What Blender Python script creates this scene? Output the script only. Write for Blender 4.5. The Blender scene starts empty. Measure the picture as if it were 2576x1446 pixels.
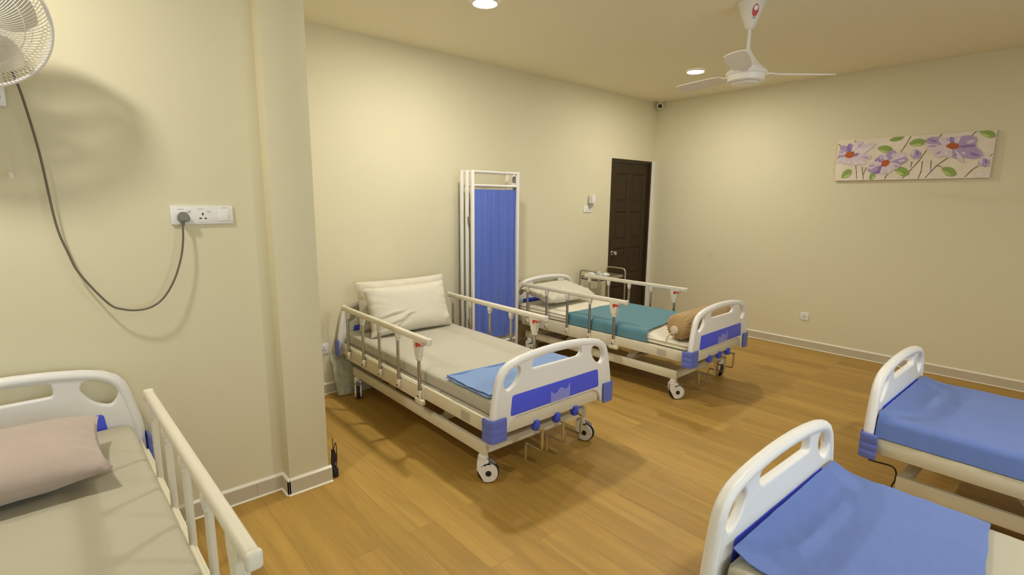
import bpy, bmesh, math, random
from mathutils import Vector, Matrix, noise

S = bpy.context.scene
COL = S.collection
PI = math.pi

# ---------------------------------------------------------------- camera, light level
cam_data = bpy.data.cameras.new('camera')
cam_data.sensor_fit = 'HORIZONTAL'
cam_data.sensor_width = 36.0
cam_data.lens = 1292.76 / 2576 * 36.0
cam_data.clip_start = 0.02
cam = bpy.data.objects.new('camera', cam_data)
COL.objects.link(cam)
YAW, PITCH, ROLL = 0.84605, 0.167638, 0.0089013
fwd = Vector((-math.sin(YAW) * math.cos(PITCH), math.cos(YAW) * math.cos(PITCH), -math.sin(PITCH)))
r0 = Vector((math.cos(YAW), math.sin(YAW), 0))
u0 = r0.cross(fwd)
rt = r0 * math.cos(ROLL) + u0 * math.sin(ROLL)
up = u0 * math.cos(ROLL) - r0 * math.sin(ROLL)
M = Matrix((rt, up, -fwd)).transposed().to_4x4()
M.translation = Vector((0, 0, 1.6))
cam.matrix_world = M
S.camera = cam

S.view_settings.view_transform = 'Standard'
S.view_settings.look = 'None'
S.view_settings.gamma = 1.0
S.view_settings.use_curve_mapping = False
S.view_settings.exposure = 0.36
S.cycles.max_bounces = 10
S.cycles.diffuse_bounces = 6
S.cycles.caustics_reflective = False
S.cycles.caustics_refractive = False
S.cycles.sample_clamp_indirect = 6.0

world = bpy.data.worlds.new('world')
S.world = world
world.use_nodes = True
world.node_tree.nodes['Background'].inputs[0].default_value = (0.80, 0.91, 1.0, 1)
world.node_tree.nodes['Background'].inputs[1].default_value = 3.0

LAMP_COLOR = (1.0, 0.95, 0.85)
LAMP_POWER = 600.0
# ceiling lamps: x, y, label, relative output
LAMPS = [
    (-2.876, 2.286, 'round white ceiling downlight over the nearer made bed, cut by top of photo', 0.70),
    (-2.859, 4.957, 'round white ceiling downlight near far corner, left of the ceiling fan', 0.54),
    (-2.08, -0.48, 'round white ceiling downlight out of view over the left front bed', 0.55),
    (0.45, 2.6, 'added fill light, round and white, out of view over the right front bed', 0.78),  # added unseen lamp, lifts the right beds, aisle floor and back wall's right end
]

# the window opening guides the sky's light into the room
pl = bpy.data.lights.new('window_portal', 'AREA')
pl.shape = 'RECTANGLE'
pl.size, pl.size_y = 1.55, 4.8
pl.cycles.is_portal = True
po = bpy.data.objects.new('window_portal', pl)
COL.objects.link(po)
po.location = (2.47, 0.9, 1.525)
po.rotation_euler = (0, PI / 2, 0)

# room measures
X1, Y2, H = -4.075, 6.17, 2.894       # far left wall, back wall, ceiling
XN, XC = -2.838, -2.74                # near left wall, pier face
PY0, PY1 = 0.816, 1.033               # pier
XR, YF = 2.3, -2.4                    # walls behind the camera

# ---------------------------------------------------------------- materials
MATS = {}

def new_mat(name):
    m = bpy.data.materials.new(name)
    m.use_nodes = True
    return m, m.node_tree, m.node_tree.nodes['Principled BSDF']

def mat(name, col, rough=0.5, metal=0.0, var=0.05, vscale=6.0, bump=0.0, bscale=80.0, sheen=0.0,
        alpha=1.0, trans=0.0, coord='Object', stretch=(1, 1, 1), spec=0.5):
    if name in MATS:
        return MATS[name]
    m, nt, b = new_mat(name)
    tc = nt.nodes.new('ShaderNodeTexCoord')
    mp = nt.nodes.new('ShaderNodeMapping')
    mp.inputs['Scale'].default_value = stretch
    nt.links.new(tc.outputs[coord], mp.inputs['Vector'])
    n = nt.nodes.new('ShaderNodeTexNoise')
    n.inputs['Scale'].default_value = vscale
    n.inputs['Detail'].default_value = 4
    nt.links.new(mp.outputs[0], n.inputs['Vector'])
    r = nt.nodes.new('ShaderNodeMapRange')
    r.inputs['To Min'].default_value = 1 - var
    r.inputs['To Max'].default_value = 1 + var
    nt.links.new(n.outputs['Fac'], r.inputs['Value'])
    mul = nt.nodes.new('ShaderNodeVectorMath')
    mul.operation = 'SCALE'
    mul.inputs[0].default_value = col
    nt.links.new(r.outputs[0], mul.inputs['Scale'])
    nt.links.new(mul.outputs[0], b.inputs['Base Color'])
    b.inputs['Roughness'].default_value = rough
    b.inputs['Metallic'].default_value = metal
    b.inputs['Specular IOR Level'].default_value = spec
    if sheen:
        b.inputs['Sheen Weight'].default_value = sheen
        b.inputs['Sheen Roughness'].default_value = 0.5
    if trans:
        b.inputs['Transmission Weight'].default_value = trans
    if alpha < 1:
        b.inputs['Alpha'].default_value = alpha
    if bump:
        n2 = nt.nodes.new('ShaderNodeTexNoise')
        n2.inputs['Scale'].default_value = bscale
        n2.inputs['Detail'].default_value = 3
        nt.links.new(mp.outputs[0], n2.inputs['Vector'])
        bp = nt.nodes.new('ShaderNodeBump')
        bp.inputs['Strength'].default_value = bump
        bp.inputs['Distance'].default_value = 0.01
        nt.links.new(n2.outputs['Fac'], bp.inputs['Height'])
        nt.links.new(bp.outputs[0], b.inputs['Normal'])
    MATS[name] = m
    return m

def emit(name, col, strength):
    m, nt, b = new_mat(name)
    b.inputs['Base Color'].default_value = (0.9, 0.9, 0.9, 1)
    b.inputs['Emission Color'].default_value = (*col, 1)
    b.inputs['Emission Strength'].default_value = strength
    return m

def floor_mat():
    m, nt, b = new_mat('wood_plank_floor')
    N, L = nt.nodes, nt.links
    tc = N.new('ShaderNodeTexCoord')
    mp = N.new('ShaderNodeMapping')
    mp.inputs['Location'].default_value = (0.35, 0.07, 0)
    L.new(tc.outputs['Object'], mp.inputs['Vector'])
    br = N.new('ShaderNodeTexBrick')
    br.offset = 0.37
    br.inputs['Scale'].default_value = 1.0
    br.inputs['Brick Width'].default_value = 1.22
    br.inputs['Row Height'].default_value = 0.15
    br.inputs['Mortar Size'].default_value = 0.0012
    br.inputs['Mortar Smooth'].default_value = 0.3
    br.inputs['Color1'].default_value = (0.0, 0.0, 0.0, 1)
    br.inputs['Color2'].default_value = (1.0, 1.0, 1.0, 1)
    br.inputs['Mortar'].default_value = (0.25, 0.25, 0.25, 1)
    L.new(mp.outputs[0], br.inputs['Vector'])
    # grain runs along the planks
    mg = N.new('ShaderNodeMapping')
    mg.inputs['Scale'].default_value = (0.9, 11.0, 1.0)
    L.new(tc.outputs['Object'], mg.inputs['Vector'])
    add = N.new('ShaderNodeVectorMath')
    add.operation = 'MULTIPLY_ADD'
    add.inputs[1].default_value = (7.0, 3.0, 5.0)
    L.new(br.outputs['Color'], add.inputs[0])
    L.new(mg.outputs[0], add.inputs[2])
    n1 = N.new('ShaderNodeTexNoise')
    n1.inputs['Scale'].default_value = 1.6
    n1.inputs['Detail'].default_value = 6
    n1.inputs['Distortion'].default_value = 0.7
    L.new(add.outputs[0], n1.inputs['Vector'])
    n2 = N.new('ShaderNodeTexNoise')
    n2.inputs['Scale'].default_value = 9.0
    n2.inputs['Detail'].default_value = 4
    L.new(add.outputs[0], n2.inputs['Vector'])
    m1 = N.new('ShaderNodeMix')
    m1.data_type = 'RGBA'
    m1.inputs[6].default_value = FLOOR_A
    m1.inputs[7].default_value = FLOOR_B
    L.new(br.outputs['Color'], m1.inputs[0])
    rmp = N.new('ShaderNodeMapRange')
    rmp.inputs['From Min'].default_value = 0.3
    rmp.inputs['From Max'].default_value = 0.7
    rmp.inputs['To Min'].default_value = 0.84
    rmp.inputs['To Max'].default_value = 1.12
    L.new(n1.outputs['Fac'], rmp.inputs['Value'])
    rm2 = N.new('ShaderNodeMapRange')
    rm2.inputs['To Min'].default_value = 0.93
    rm2.inputs['To Max'].default_value = 1.07
    L.new(n2.outputs['Fac'], rm2.inputs['Value'])
    mm = N.new('ShaderNodeMath')
    mm.operation = 'MULTIPLY'
    L.new(rmp.outputs[0], mm.inputs[0])
    L.new(rm2.outputs[0], mm.inputs[1])
    inv = N.new('ShaderNodeMapRange')
    inv.inputs['To Min'].default_value = 1.0
    inv.inputs['To Max'].default_value = 0.72
    L.new(br.outputs['Fac'], inv.inputs['Value'])
    m3 = N.new('ShaderNodeMath')
    m3.operation = 'MULTIPLY'
    L.new(mm.outputs[0], m3.inputs[0])
    L.new(inv.outputs[0], m3.inputs[1])
    sc = N.new('ShaderNodeVectorMath')
    sc.operation = 'SCALE'
    L.new(m1.outputs[2], sc.inputs[0])
    L.new(m3.outputs[0], sc.inputs['Scale'])
    L.new(sc.outputs[0], b.inputs['Base Color'])
    b.inputs['Roughness'].default_value = 0.45
    b.inputs['Specular IOR Level'].default_value = 0.35
    bp = N.new('ShaderNodeBump')
    bp.inputs['Strength'].default_value = 0.12
    bp.inputs['Distance'].default_value = 0.004
    L.new(m3.outputs[0], bp.inputs['Height'])
    L.new(bp.outputs[0], b.inputs['Normal'])
    return m

FLOOR_A = (0.375, 0.222, 0.048, 1)
FLOOR_B = (0.47, 0.290, 0.070, 1)

WALL = mat('cream_wall_paint', (0.70, 0.65, 0.46), 0.75, var=0.012, vscale=1.5, bump=0.03, bscale=160, spec=0.25)
CEIL = mat('ceiling_paint', (0.85, 0.80, 0.63), 0.85, var=0.01, vscale=1.0, spec=0.2)
SKIRT = mat('skirting_tile', (0.55, 0.49, 0.36), 0.5, var=0.05, vscale=9)
SKIRT_TOP = mat('skirting_cap', (0.82, 0.78, 0.66), 0.6, var=0.02)
SKIRT_JOINT = mat('skirting_joint', (0.36, 0.32, 0.26), 0.8)
DOOR = mat('dark_door_wood', (0.036, 0.021, 0.008), 0.5, var=0.25, vscale=5, stretch=(6, 6, 0.6), spec=0.3)
CHROME = mat('chrome', (0.62, 0.60, 0.56), 0.22, 1.0, var=0.02)
STEEL = mat('brushed_steel', (0.50, 0.47, 0.42), 0.3, 1.0, var=0.04)
WHITE = mat('white_plastic', (0.80, 0.785, 0.76), 0.38, var=0.015)
WHITE2 = mat('white_gloss_plastic', (0.80, 0.78, 0.74), 0.3, var=0.015)
IVORY = mat('ivory_plastic', (0.72, 0.675, 0.56), 0.42, var=0.02)
CREAM = mat('cream_powder_coat', (0.70, 0.65, 0.50), 0.42, var=0.02)
BLUE_PANEL = mat('blue_panel', (0.075, 0.105, 0.80), 0.42, var=0.03)
BLUE_GUARD = mat('blue_guard', (0.125, 0.165, 0.56), 0.45, var=0.03)
BLACK = mat('black_rubber', (0.015, 0.013, 0.012), 0.55, var=0.1)
RED = mat('red_plastic', (0.55, 0.035, 0.02), 0.4, var=0.03)
CLEAR = mat('clear_holder', (0.72, 0.74, 0.92), 0.2, var=0.02, alpha=0.32)
LABEL_GREY = mat('grey_label', (0.47, 0.45, 0.38), 0.5, var=0.06, vscale=30)
SHEET_GREY = mat('grey_sheet', (0.48, 0.455, 0.375), 0.85, var=0.03, bump=0.08, bscale=30, sheen=0.1)
SHEET_CREAM = mat('cream_sheet', (0.78, 0.73, 0.60), 0.85, var=0.03, bump=0.08, bscale=30, sheen=0.1)
SHEET_PALE = mat('pale_sheet', (0.44, 0.41, 0.31), 0.85, var=0.03, bump=0.06, bscale=30, sheen=0.1)
PILLOW_W = mat('ivory_pillowcase', (0.66, 0.62, 0.51), 0.85, var=0.03, bump=0.06, bscale=40, sheen=0.1)
PILLOW_P = mat('pinkish_grey_plush', (0.42, 0.34, 0.29), 0.95, var=0.08, vscale=14, bump=0.25, bscale=260, sheen=0.4)
BLUE_SHEET = mat('blue_sheet', (0.115, 0.18, 0.46), 0.9, var=0.06, vscale=10, bump=0.12, bscale=70, sheen=0.15)
BLUE_FOLD = mat('light_blue_sheet', (0.195, 0.31, 0.58), 0.9, var=0.05, vscale=8, bump=0.1, bscale=60, sheen=0.1)
TEAL = mat('teal_sheet', (0.095, 0.235, 0.295), 0.9, var=0.05, vscale=8, bump=0.1, bscale=60, sheen=0.1)
TAN = mat('tan_bolster', (0.43, 0.285, 0.125), 0.85, var=0.06, vscale=10, bump=0.1, bscale=60, sheen=0.1)
TAN_TIE = mat('pale_tie', (0.66, 0.55, 0.42), 0.8, var=0.05)
CURTAIN = mat('blue_curtain', (0.100, 0.160, 0.56), 0.8, var=0.04, vscale=4, bump=0.06, bscale=90, sheen=0.1)
CORD = mat('grey_cord', (0.13, 0.12, 0.09), 0.6, var=0.1)
GREY = mat('grey_plastic', (0.20, 0.195, 0.165), 0.5, var=0.06)
DARKRED = mat('maroon_plastic', (0.10, 0.012, 0.01), 0.3, var=0.1)

# ---------------------------------------------------------------- mesh helpers
def finish(bm, smooth=40):
    bmesh.ops.recalc_face_normals(bm, faces=bm.faces)
    return bm

def obj(name, bm, m, parent=None, smooth=40, loc=None, rot=None):
    me = bm if isinstance(bm, bpy.types.Mesh) else None
    if me is None:
        bmesh.ops.recalc_face_normals(bm, faces=bm.faces)
        me = bpy.data.meshes.new(name)
        bm.to_mesh(me)
        bm.free()
        ms = m if isinstance(m, (list, tuple)) else [m]
        for k in ms:
            me.materials.append(k)
        if smooth:
            me.polygons.foreach_set('use_smooth', [True] * len(me.polygons))
            me.set_sharp_from_angle(angle=math.radians(smooth))
        me.update()
    o = bpy.data.objects.new(name, me)
    COL.objects.link(o)
    if parent:
        o.parent = parent
    if loc is not None:
        o.location = loc
    if rot is not None:
        o.rotation_euler = rot
    return o

def thing(name, label, cat, loc=(0, 0, 0), rotz=0.0, group=None):
    o = bpy.data.objects.new(name, None)
    COL.objects.link(o)
    o.empty_display_size = 0.1
    o.location = loc
    o.rotation_euler = (0, 0, rotz)
    return tag(o, label, cat, group)

def tag(o, label, cat, group=None):
    o['label'] = label
    o['category'] = cat
    if group:
        o['group'] = group
    return o

def struct(name, bm, m, parent=None, smooth=30):
    o = obj(name, bm, m, parent, smooth)
    if parent is None:
        o['kind'] = 'structure'
    return o

def B():
    return bmesh.new()

def box(bm, x0, x1, y0, y1, z0, z1, bev=0.0, seg=2, mi=0):
    r = bmesh.ops.create_cube(bm, size=1.0)
    vs = r['verts']
    sx, sy, sz = x1 - x0, y1 - y0, z1 - z0
    for v in vs:
        v.co = Vector((x0 + (v.co.x + .5) * sx, y0 + (v.co.y + .5) * sy, z0 + (v.co.z + .5) * sz))
    fs = list({f for v in vs for f in v.link_faces})
    if bev > 0:
        es = list({e for v in vs for e in v.link_edges})
        rr = bmesh.ops.bevel(bm, geom=es, offset=bev, segments=seg, profile=0.5, affect='EDGES', clamp_overlap=True)
        fs = list(set(f for f in fs if f.is_valid) | set(rr['faces']))
        # collect all connected faces
        seen = set()
        stack = [fs[0]]
        while stack:
            f = stack.pop()
            if f in seen:
                continue
            seen.add(f)
            for e in f.edges:
                for g in e.link_faces:
                    if g not in seen:
                        stack.append(g)
        fs = list(seen)
    for f in fs:
        f.material_index = mi
    return fs

def fillet(pts, r, n=5, closed=False):
    P = [Vector(p) for p in pts]
    out = []
    N = len(P)
    for i in range(N):
        if not closed and (i == 0 or i == N - 1):
            out.append(P[i])
            continue
        a, b, c = P[i - 1], P[i], P[(i + 1) % N]
        d1 = (a - b)
        d2 = (c - b)
        k = min(r, d1.length * .48, d2.length * .48)
        p1 = b + d1.normalized() * k
        p2 = b + d2.normalized() * k
        for j in range(n + 1):
            t = j / n
            out.append(p1.lerp(b, t).lerp(b.lerp(p2, t), t))
    return out

def tube(bm, pts, r, seg=10, closed=False, cap=True, mi=0, flat=1.0):
    P = [Vector(p) for p in pts]
    # drop duplicates
    Q = [P[0]]
    for p in P[1:]:
        if (p - Q[-1]).length > 1e-6:
            Q.append(p)
    if closed and (Q[0] - Q[-1]).length < 1e-6:
        Q.pop()
    P = Q
    N = len(P)
    T = []
    for i in range(N):
        if closed:
            t = P[(i + 1) % N] - P[i - 1]
        else:
            t = P[min(i + 1, N - 1)] - P[max(i - 1, 0)]
        T.append(t.normalized())
    ref = Vector((0, 0, 1))
    if abs(T[0].dot(ref)) > .9:
        ref = Vector((1, 0, 0))
    nrm = (ref - T[0] * ref.dot(T[0])).normalized()
    rings = []
    for i in range(N):
        nrm = (nrm - T[i] * nrm.dot(T[i]))
        if nrm.length < 1e-6:
            nrm = T[i].orthogonal()
        nrm.normalize()
        bn = T[i].cross(nrm)
        rr = r[i] if isinstance(r, (list, tuple)) else r
        rings.append([bm.verts.new(P[i] + nrm * (rr * math.cos(2 * PI * k / seg)) + bn * (rr * flat * math.sin(2 * PI * k / seg))) for k in range(seg)])
    M2 = N if closed else N - 1
    for i in range(M2):
        a, b = rings[i], rings[(i + 1) % N]
        for k in range(seg):
            f = bm.faces.new((a[k], a[(k + 1) % seg], b[(k + 1) % seg], b[k]))
            f.material_index = mi
    if cap and not closed:
        for rg in (rings[0], rings[-1]):
            f = bm.faces.new(rg)
            f.material_index = mi

def lathe(bm, prof, seg=32, mat4=None, mi=0, cap=True):
    rings = []
    for (r, z) in prof:
        ring = []
        for k in range(seg):
            a = 2 * PI * k / seg
            v = Vector((r * math.cos(a), r * math.sin(a), z))
            if mat4 is not None:
                v = mat4 @ v
            ring.append(bm.verts.new(v))
        rings.append(ring)
    for a, b in zip(rings[:-1], rings[1:]):
        for k in range(seg):
            f = bm.faces.new((a[k], a[(k + 1) % seg], b[(k + 1) % seg], b[k]))
            f.material_index = mi
    if cap:
        for rg in (rings[0], rings[-1]):
            f = bm.faces.new(rg)
            f.material_index = mi

def axis_mat(origin, axis, up=(0, 0, 1)):
    z = Vector(axis).normalized()
    u = Vector(up)
    if abs(z.dot(u)) > .98:
        u = Vector((1, 0, 0))
    x = u.cross(z).normalized()
    y = z.cross(x)
    m = Matrix((x, y, z)).transposed().to_4x4()
    m.translation = Vector(origin)
    return m

def prism(bm, pts2, d0, d1, to3, mi=0):
    """extrude a 2D outline between two depths; to3(u, v, d) -> point"""
    a = [bm.verts.new(to3(u, v, d0)) for u, v in pts2]
    b = [bm.verts.new(to3(u, v, d1)) for u, v in pts2]
    n = len(a)
    fs = [bm.faces.new(a), bm.faces.new(b)]
    for k in range(n):
        fs.append(bm.faces.new((a[k], a[(k + 1) % n], b[(k + 1) % n], b[k])))
    for f in fs:
        f.material_index = mi
    return fs

def plate_with_holes(outline, holes, half, bev, to3, res=3):
    """flat plate with holes and rounded edges through a filled 2D curve; returns a bmesh"""
    cu = bpy.data.curves.new('plate', 'CURVE')
    cu.dimensions = '2D'
    cu.fill_mode = 'BOTH'
    cu.extrude = max(half - bev, 0.0)
    cu.bevel_depth = bev
    cu.bevel_resolution = res
    cu.offset = -bev
    for loop in [outline] + holes:
        sp = cu.splines.new('POLY')
        sp.points.add(len(loop) - 1)
        for p, (u, v) in zip(sp.points, loop):
            p.co = (u, v, 0, 1)
        sp.use_cyclic_u = True
    ob = bpy.data.objects.new('plate', cu)
    COL.objects.link(ob)
    dg = bpy.context.evaluated_depsgraph_get()
    me = bpy.data.meshes.new_from_object(ob.evaluated_get(dg))
    bm = bmesh.new()
    bm.from_mesh(me)
    bpy.data.objects.remove(ob)
    bpy.data.curves.remove(cu)
    bpy.data.meshes.remove(me)
    bmesh.ops.remove_doubles(bm, verts=bm.verts, dist=1e-5)
    for v in bm.verts:
        v.co = to3(v.co.x, v.co.y, v.co.z)
    return bm

def rounded(pts, r=0.02, n=5):
    return [(p.x, p.y) for p in fillet([(x, y, 0) for x, y in pts], r, n, True)]

def catmull(pts, n=6, closed=False):
    P = [Vector(p) for p in pts]
    out = []
    N = len(P)
    rng = range(N if closed else N - 1)
    for i in rng:
        p0 = P[i - 1] if (closed or i > 0) else P[i] * 2 - P[i + 1]
        p1 = P[i]
        p2 = P[(i + 1) % N]
        p3 = P[(i + 2) % N] if (closed or i + 2 < N) else p2 * 2 - p1
        for j in range(n):
            t = j / n
            out.append(0.5 * ((2 * p1) + (p2 - p0) * t + (2 * p0 - 5 * p1 + 4 * p2 - p3) * t * t + (3 * p1 - p0 - 3 * p2 + p3) * t ** 3))
    if not closed:
        out.append(P[-1])
    return out

def ns(x, y, z=0.0):
    return noise.noise(Vector((x, y, z)))

def grid_surface(bm, nu, nv, fn, mi=0):
    V = [[bm.verts.new(fn(i / nu, j / nv)) for j in range(nv + 1)] for i in range(nu + 1)]
    for i in range(nu):
        for j in range(nv):
            f = bm.faces.new((V[i][j], V[i + 1][j], V[i + 1][j + 1], V[i][j + 1]))
            f.material_index = mi
    return V

def soft_box(x0, x1, y0, y1, z0, z1, r, step=0.035, amp=0.003, seed=0.0, top_fn=None):
    """upholstered block with rounded edges and small creases"""
    bm = B()
    nx, ny, nz = [max(2, int(round(d / step))) for d in (x1 - x0, y1 - y0, z1 - z0)]
    nz = max(nz, 6)
    cx, cy, cz = (x0 + x1) / 2, (y0 + y1) / 2, (z0 + z1) / 2
    hx, hy, hz = (x1 - x0) / 2, (y1 - y0) / 2, (z1 - z0) / 2
    cache = {}
    def vert(i, j, k):
        key = (i, j, k)
        if key in cache:
            return cache[key]
        p = Vector(((2 * i / nx - 1) * hx, (2 * j / ny - 1) * hy, (2 * k / nz - 1) * hz))
        q = Vector((max(-hx + r, min(hx - r, p.x)), max(-hy + r, min(hy - r, p.y)), max(-hz + r, min(hz - r, p.z))))
        d = p - q
        if d.length > 1e-9:
            p = q + d.normalized() * r
        w = Vector((p.x + cx, p.y + cy, p.z + cz))
        nrm = d.normalized() if d.length > 1e-9 else Vector((0, 0, 1 if p.z > 0 else -1))
        if p.z > -hz * .9:
            a = amp * (ns(w.x * 3.1 + seed, w.y * 3.7, w.z * 9) + .6 * ns(w.x * 9 + seed, w.y * 11, w.z * 30))
            w += nrm * a
            if top_fn and p.z > hz * .3:
                w.z += top_fn(w.x, w.y)
        cache[key] = bm.verts.new(w)
        return cache[key]
    def quad(a, b, c, d):
        bm.faces.new((vert(*a), vert(*b), vert(*c), vert(*d)))
    for i in range(nx):
        for j in range(ny):
            quad((i, j, 0), (i, j + 1, 0), (i + 1, j + 1, 0), (i + 1, j, 0))
            quad((i, j, nz), (i + 1, j, nz), (i + 1, j + 1, nz), (i, j + 1, nz))
    for i in range(nx):
        for k in range(nz):
            quad((i, 0, k), (i + 1, 0, k), (i + 1, 0, k + 1), (i, 0, k + 1))
            quad((i, ny, k), (i, ny, k + 1), (i + 1, ny, k + 1), (i + 1, ny, k))
    for j in range(ny):
        for k in range(nz):
            quad((0, j, k), (0, j, k + 1), (0, j + 1, k + 1), (0, j + 1, k))
            quad((nx, j, k), (nx, j + 1, k), (nx, j + 1, k + 1), (nx, j, k + 1))
    return bm

def pillow(a, b, t, seed=0.0, wr=0.010, pinch=0.06, n=44, power=0.55):
    """cushion in its own XY plane, half sizes a (x) and b (y), half thickness t"""
    bm = B()
    def side(s):
        def fn(u, v):
            u = 2 * u - 1
            v = 2 * v - 1
            x = a * u * (1 - pinch * (1 - u * u * 0) * (1 - abs(v) ** 3) * (abs(u) ** 2) * 0 - pinch * (1 - v * v) * -0.0)
            x = a * u * (1 - pinch * (1 - v * v) * abs(u))
            y = b * v * (1 - pinch * (1 - u * u) * abs(v))
            e = max(0.0, (1 - u ** 4) * (1 - v ** 4))
            z = t * e ** power
            edge = 1 - e
            w = wr * (.45 * ns(u * 2 + seed, v * 2, s) + .7 * ns(u * 6 + seed, v * 5 + 3, s) * edge)
            if wr > .009:
                for (cu, cv, sl, ln) in ((-.85, -.8, .55, 1.1), (-.9, -.35, .25, .8), (-.6, -.9, 1.1, .9), (.9, -.85, 2.5, .5)):
                    du, dv = u - cu, v - cv
                    along = (du + dv * sl) / math.hypot(1, sl)
                    perp = (dv - du * sl) / math.hypot(1, sl) + .08 * ns(along * 3 + seed, cu)
                    if 0 < along < ln:
                        w -= .9 * wr * math.exp(-(perp / .045) ** 2) * math.sin(PI * along / ln)
                        w += .8 * wr * math.exp(-((perp - .10) / .06) ** 2) * math.sin(PI * along / ln)
            ang = math.atan2(v, u)
            w += wr * .6 * edge * math.sin(ang * 17 + 3 * ns(u * 2, v * 2, seed)) * (abs(u * v) ** .5)
            z += w * min(1.0, e * 4)
            return Vector((x, y, s * z))
        return fn
    grid_surface(bm, n, n, side(1))
    grid_surface(bm, n, n, side(-1))
    bmesh.ops.remove_doubles(bm, verts=bm.verts, dist=1e-4)
    return bm

def frame_mat(origin, ex, ey):
    ex = Vector(ex).normalized()
    ey = Vector(ey)
    ez = ex.cross(ey).normalized()
    ey = ez.cross(ex)
    m = Matrix((ex, ey, ez)).transposed().to_4x4()
    m.translation = Vector(origin)
    return m

def xform(bm, m):
    bmesh.ops.transform(bm, matrix=m, verts=bm.verts)
    return bm

def thicken(bm, t):
    bmesh.ops.recalc_face_normals(bm, faces=bm.faces)
    bm.normal_update()
    vs, fs = list(bm.verts), list(bm.faces)
    edge = [e for e in bm.edges if len(e.link_faces) == 1]
    low = {v: bm.verts.new(v.co - v.normal * t) for v in vs}
    for f in fs:
        bm.faces.new([low[v] for v in reversed(f.verts)])
    for e in edge:
        a, b = e.verts
        bm.faces.new((a, b, low[b], low[a]))
    return bm

# ---------------------------------------------------------------- room shell
bm = B()
box(bm, X1 - .2, XR + .2, YF - .2, Y2 + .2, -0.1, 0.0)
struct('floor', bm, floor_mat())
bm = B()
box(bm, X1 - .2, XR + .2, YF - .2, Y2 + .2, H, H + .1)
struct('ceiling', bm, CEIL)

DY0, DY1, DZ = 5.237, 6.095, 2.128     # door opening in the left wall
bm = B()
box(bm, X1 - .15, X1, PY1, DY0, 0, H)
box(bm, X1 - .15, X1, DY1, Y2 + .15, 0, H)
box(bm, X1 - .15, X1, DY0, DY1, DZ, H)
struct('wall_left', bm, WALL)
bm = B()
box(bm, X1, XR + .15, Y2, Y2 + .15, 0, H)
struct('wall_back', bm, WALL)
bm = B()
box(bm, X1 - .15, XN, YF, PY0, 0, H)
struct('wall_near', bm, WALL)
bm = B()
box(bm, X1 - .15, XC, PY0, PY1, 0, H, 0.004, 2)
struct('wall_pier', bm, WALL)
bm = B()
WY0, WY1, WZ0, WZ1 = -1.5, 3.3, 0.75, 2.3     # daylight window behind the camera's right shoulder
box(bm, XR, XR + .15, YF, WY0, 0, H)
box(bm, XR, XR + .15, WY1, Y2, 0, H)
box(bm, XR, XR + .15, WY0, WY1, 0, WZ0)
box(bm, XR, XR + .15, WY0, WY1, WZ1, H)
struct('wall_right', bm, WALL)
bm = B()
for yy in (WY0, (WY0 * 2 + WY1) / 3, (WY0 + WY1 * 2) / 3, WY1 - .05):
    box(bm, XR + .05, XR + .10, yy, yy + .05, WZ0, WZ1)
for zz in (WZ0, WZ1 - .05):
    box(bm, XR + .051, XR + .099, WY0, WY1, zz, zz + .05)
win = struct('window_1', bm, WHITE)
bm = B()
box(bm, XR + .072, XR + .078, WY0 + .05, WY1 - .05, WZ0 + .05, WZ1 - .05)
gm, gnt, gb = new_mat('window_glass')
gl = gnt.nodes.new('ShaderNodeBsdfTransparent')
gl.inputs['Color'].default_value = (.94, .97, .98, 1)
gg = gnt.nodes.new('ShaderNodeBsdfGlossy')
gg.inputs['Roughness'].default_value = .02
mx = gnt.nodes.new('ShaderNodeMixShader')
mx.inputs[0].default_value = .06
gnt.links.new(gl.outputs[0], mx.inputs[1])
gnt.links.new(gg.outputs[0], mx.inputs[2])
gnt.links.new(mx.outputs[0], gnt.nodes['Material Output'].inputs['Surface'])
obj('window_pane', bm, gm, win)
bm = B()
box(bm, XN, XR + .15, YF - .15, YF, 0, H)
struct('wall_front', bm, WALL)

def skirting(name, p0, p1, nrm, joints, ext0=0.0, ext1=0.0):
    """tile skirting from p0 to p1 on the wall whose room side is nrm; joints are fractions"""
    p0, p1, nrm = Vector((*p0, 0)), Vector((*p1, 0)), Vector((*nrm, 0))
    d = (p1 - p0).normalized()
    p0 = p0 - d * ext0
    p1 = p1 + d * ext1
    L = (p1 - p0).length
    bm = B()
    T, HH = 0.014, 0.086
    m = Matrix((d, nrm, Vector((0, 0, 1)))).transposed().to_4x4()
    m.translation = p0
    box(bm, 0, L, 0.0005, T, 0.0, HH - .006, mi=0)
    prism(bm, [(0.0005, HH - .006), (T, HH - .006), (T - .001, HH - .002), (0.0005, HH + .007)], 0, L, lambda u, v, dd: Vector((dd, u, v)), mi=1)
    prism(bm, [(T, 0.0005), (T + .010, 0.0005), (T, .006)], 0, L, lambda u, v, dd: Vector((dd, u, v)), mi=1)
    for j in joints:
        box(bm, j * L - .0012, j * L + .0012, T - .001, T + .0006, .006, HH - .007, mi=2)
    xform(bm, m)
    o = struct(name, bm, [SKIRT, SKIRT_TOP, SKIRT_JOINT])
    return o

skirting('baseboard_near', (XN, YF), (XN, PY0), (1, 0), [0.1, .28, .47, .66, .86, .955])
skirting('baseboard_pier_return', (XN, PY0), (XC, PY0), (0, -1), [0.02], ext1=.014)
skirting('baseboard_pier', (XC, PY0), (XC, PY1), (1, 0), [.02], ext0=.014, ext1=.014)
skirting('baseboard_left', (X1, PY1), (X1, DY0), (1, 0), [i / 7 + .06 for i in range(7)])
skirting('baseboard_back', (X1, Y2), (XR, Y2), (0, -1), [(.62 * i + .2) / (XR - X1) for i in range(10)])
skirting('baseboard_right', (XR, YF), (XR, Y2), (-1, 0), [])
skirting('baseboard_front', (XN, YF), (XR, YF), (0, 1), [])

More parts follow.
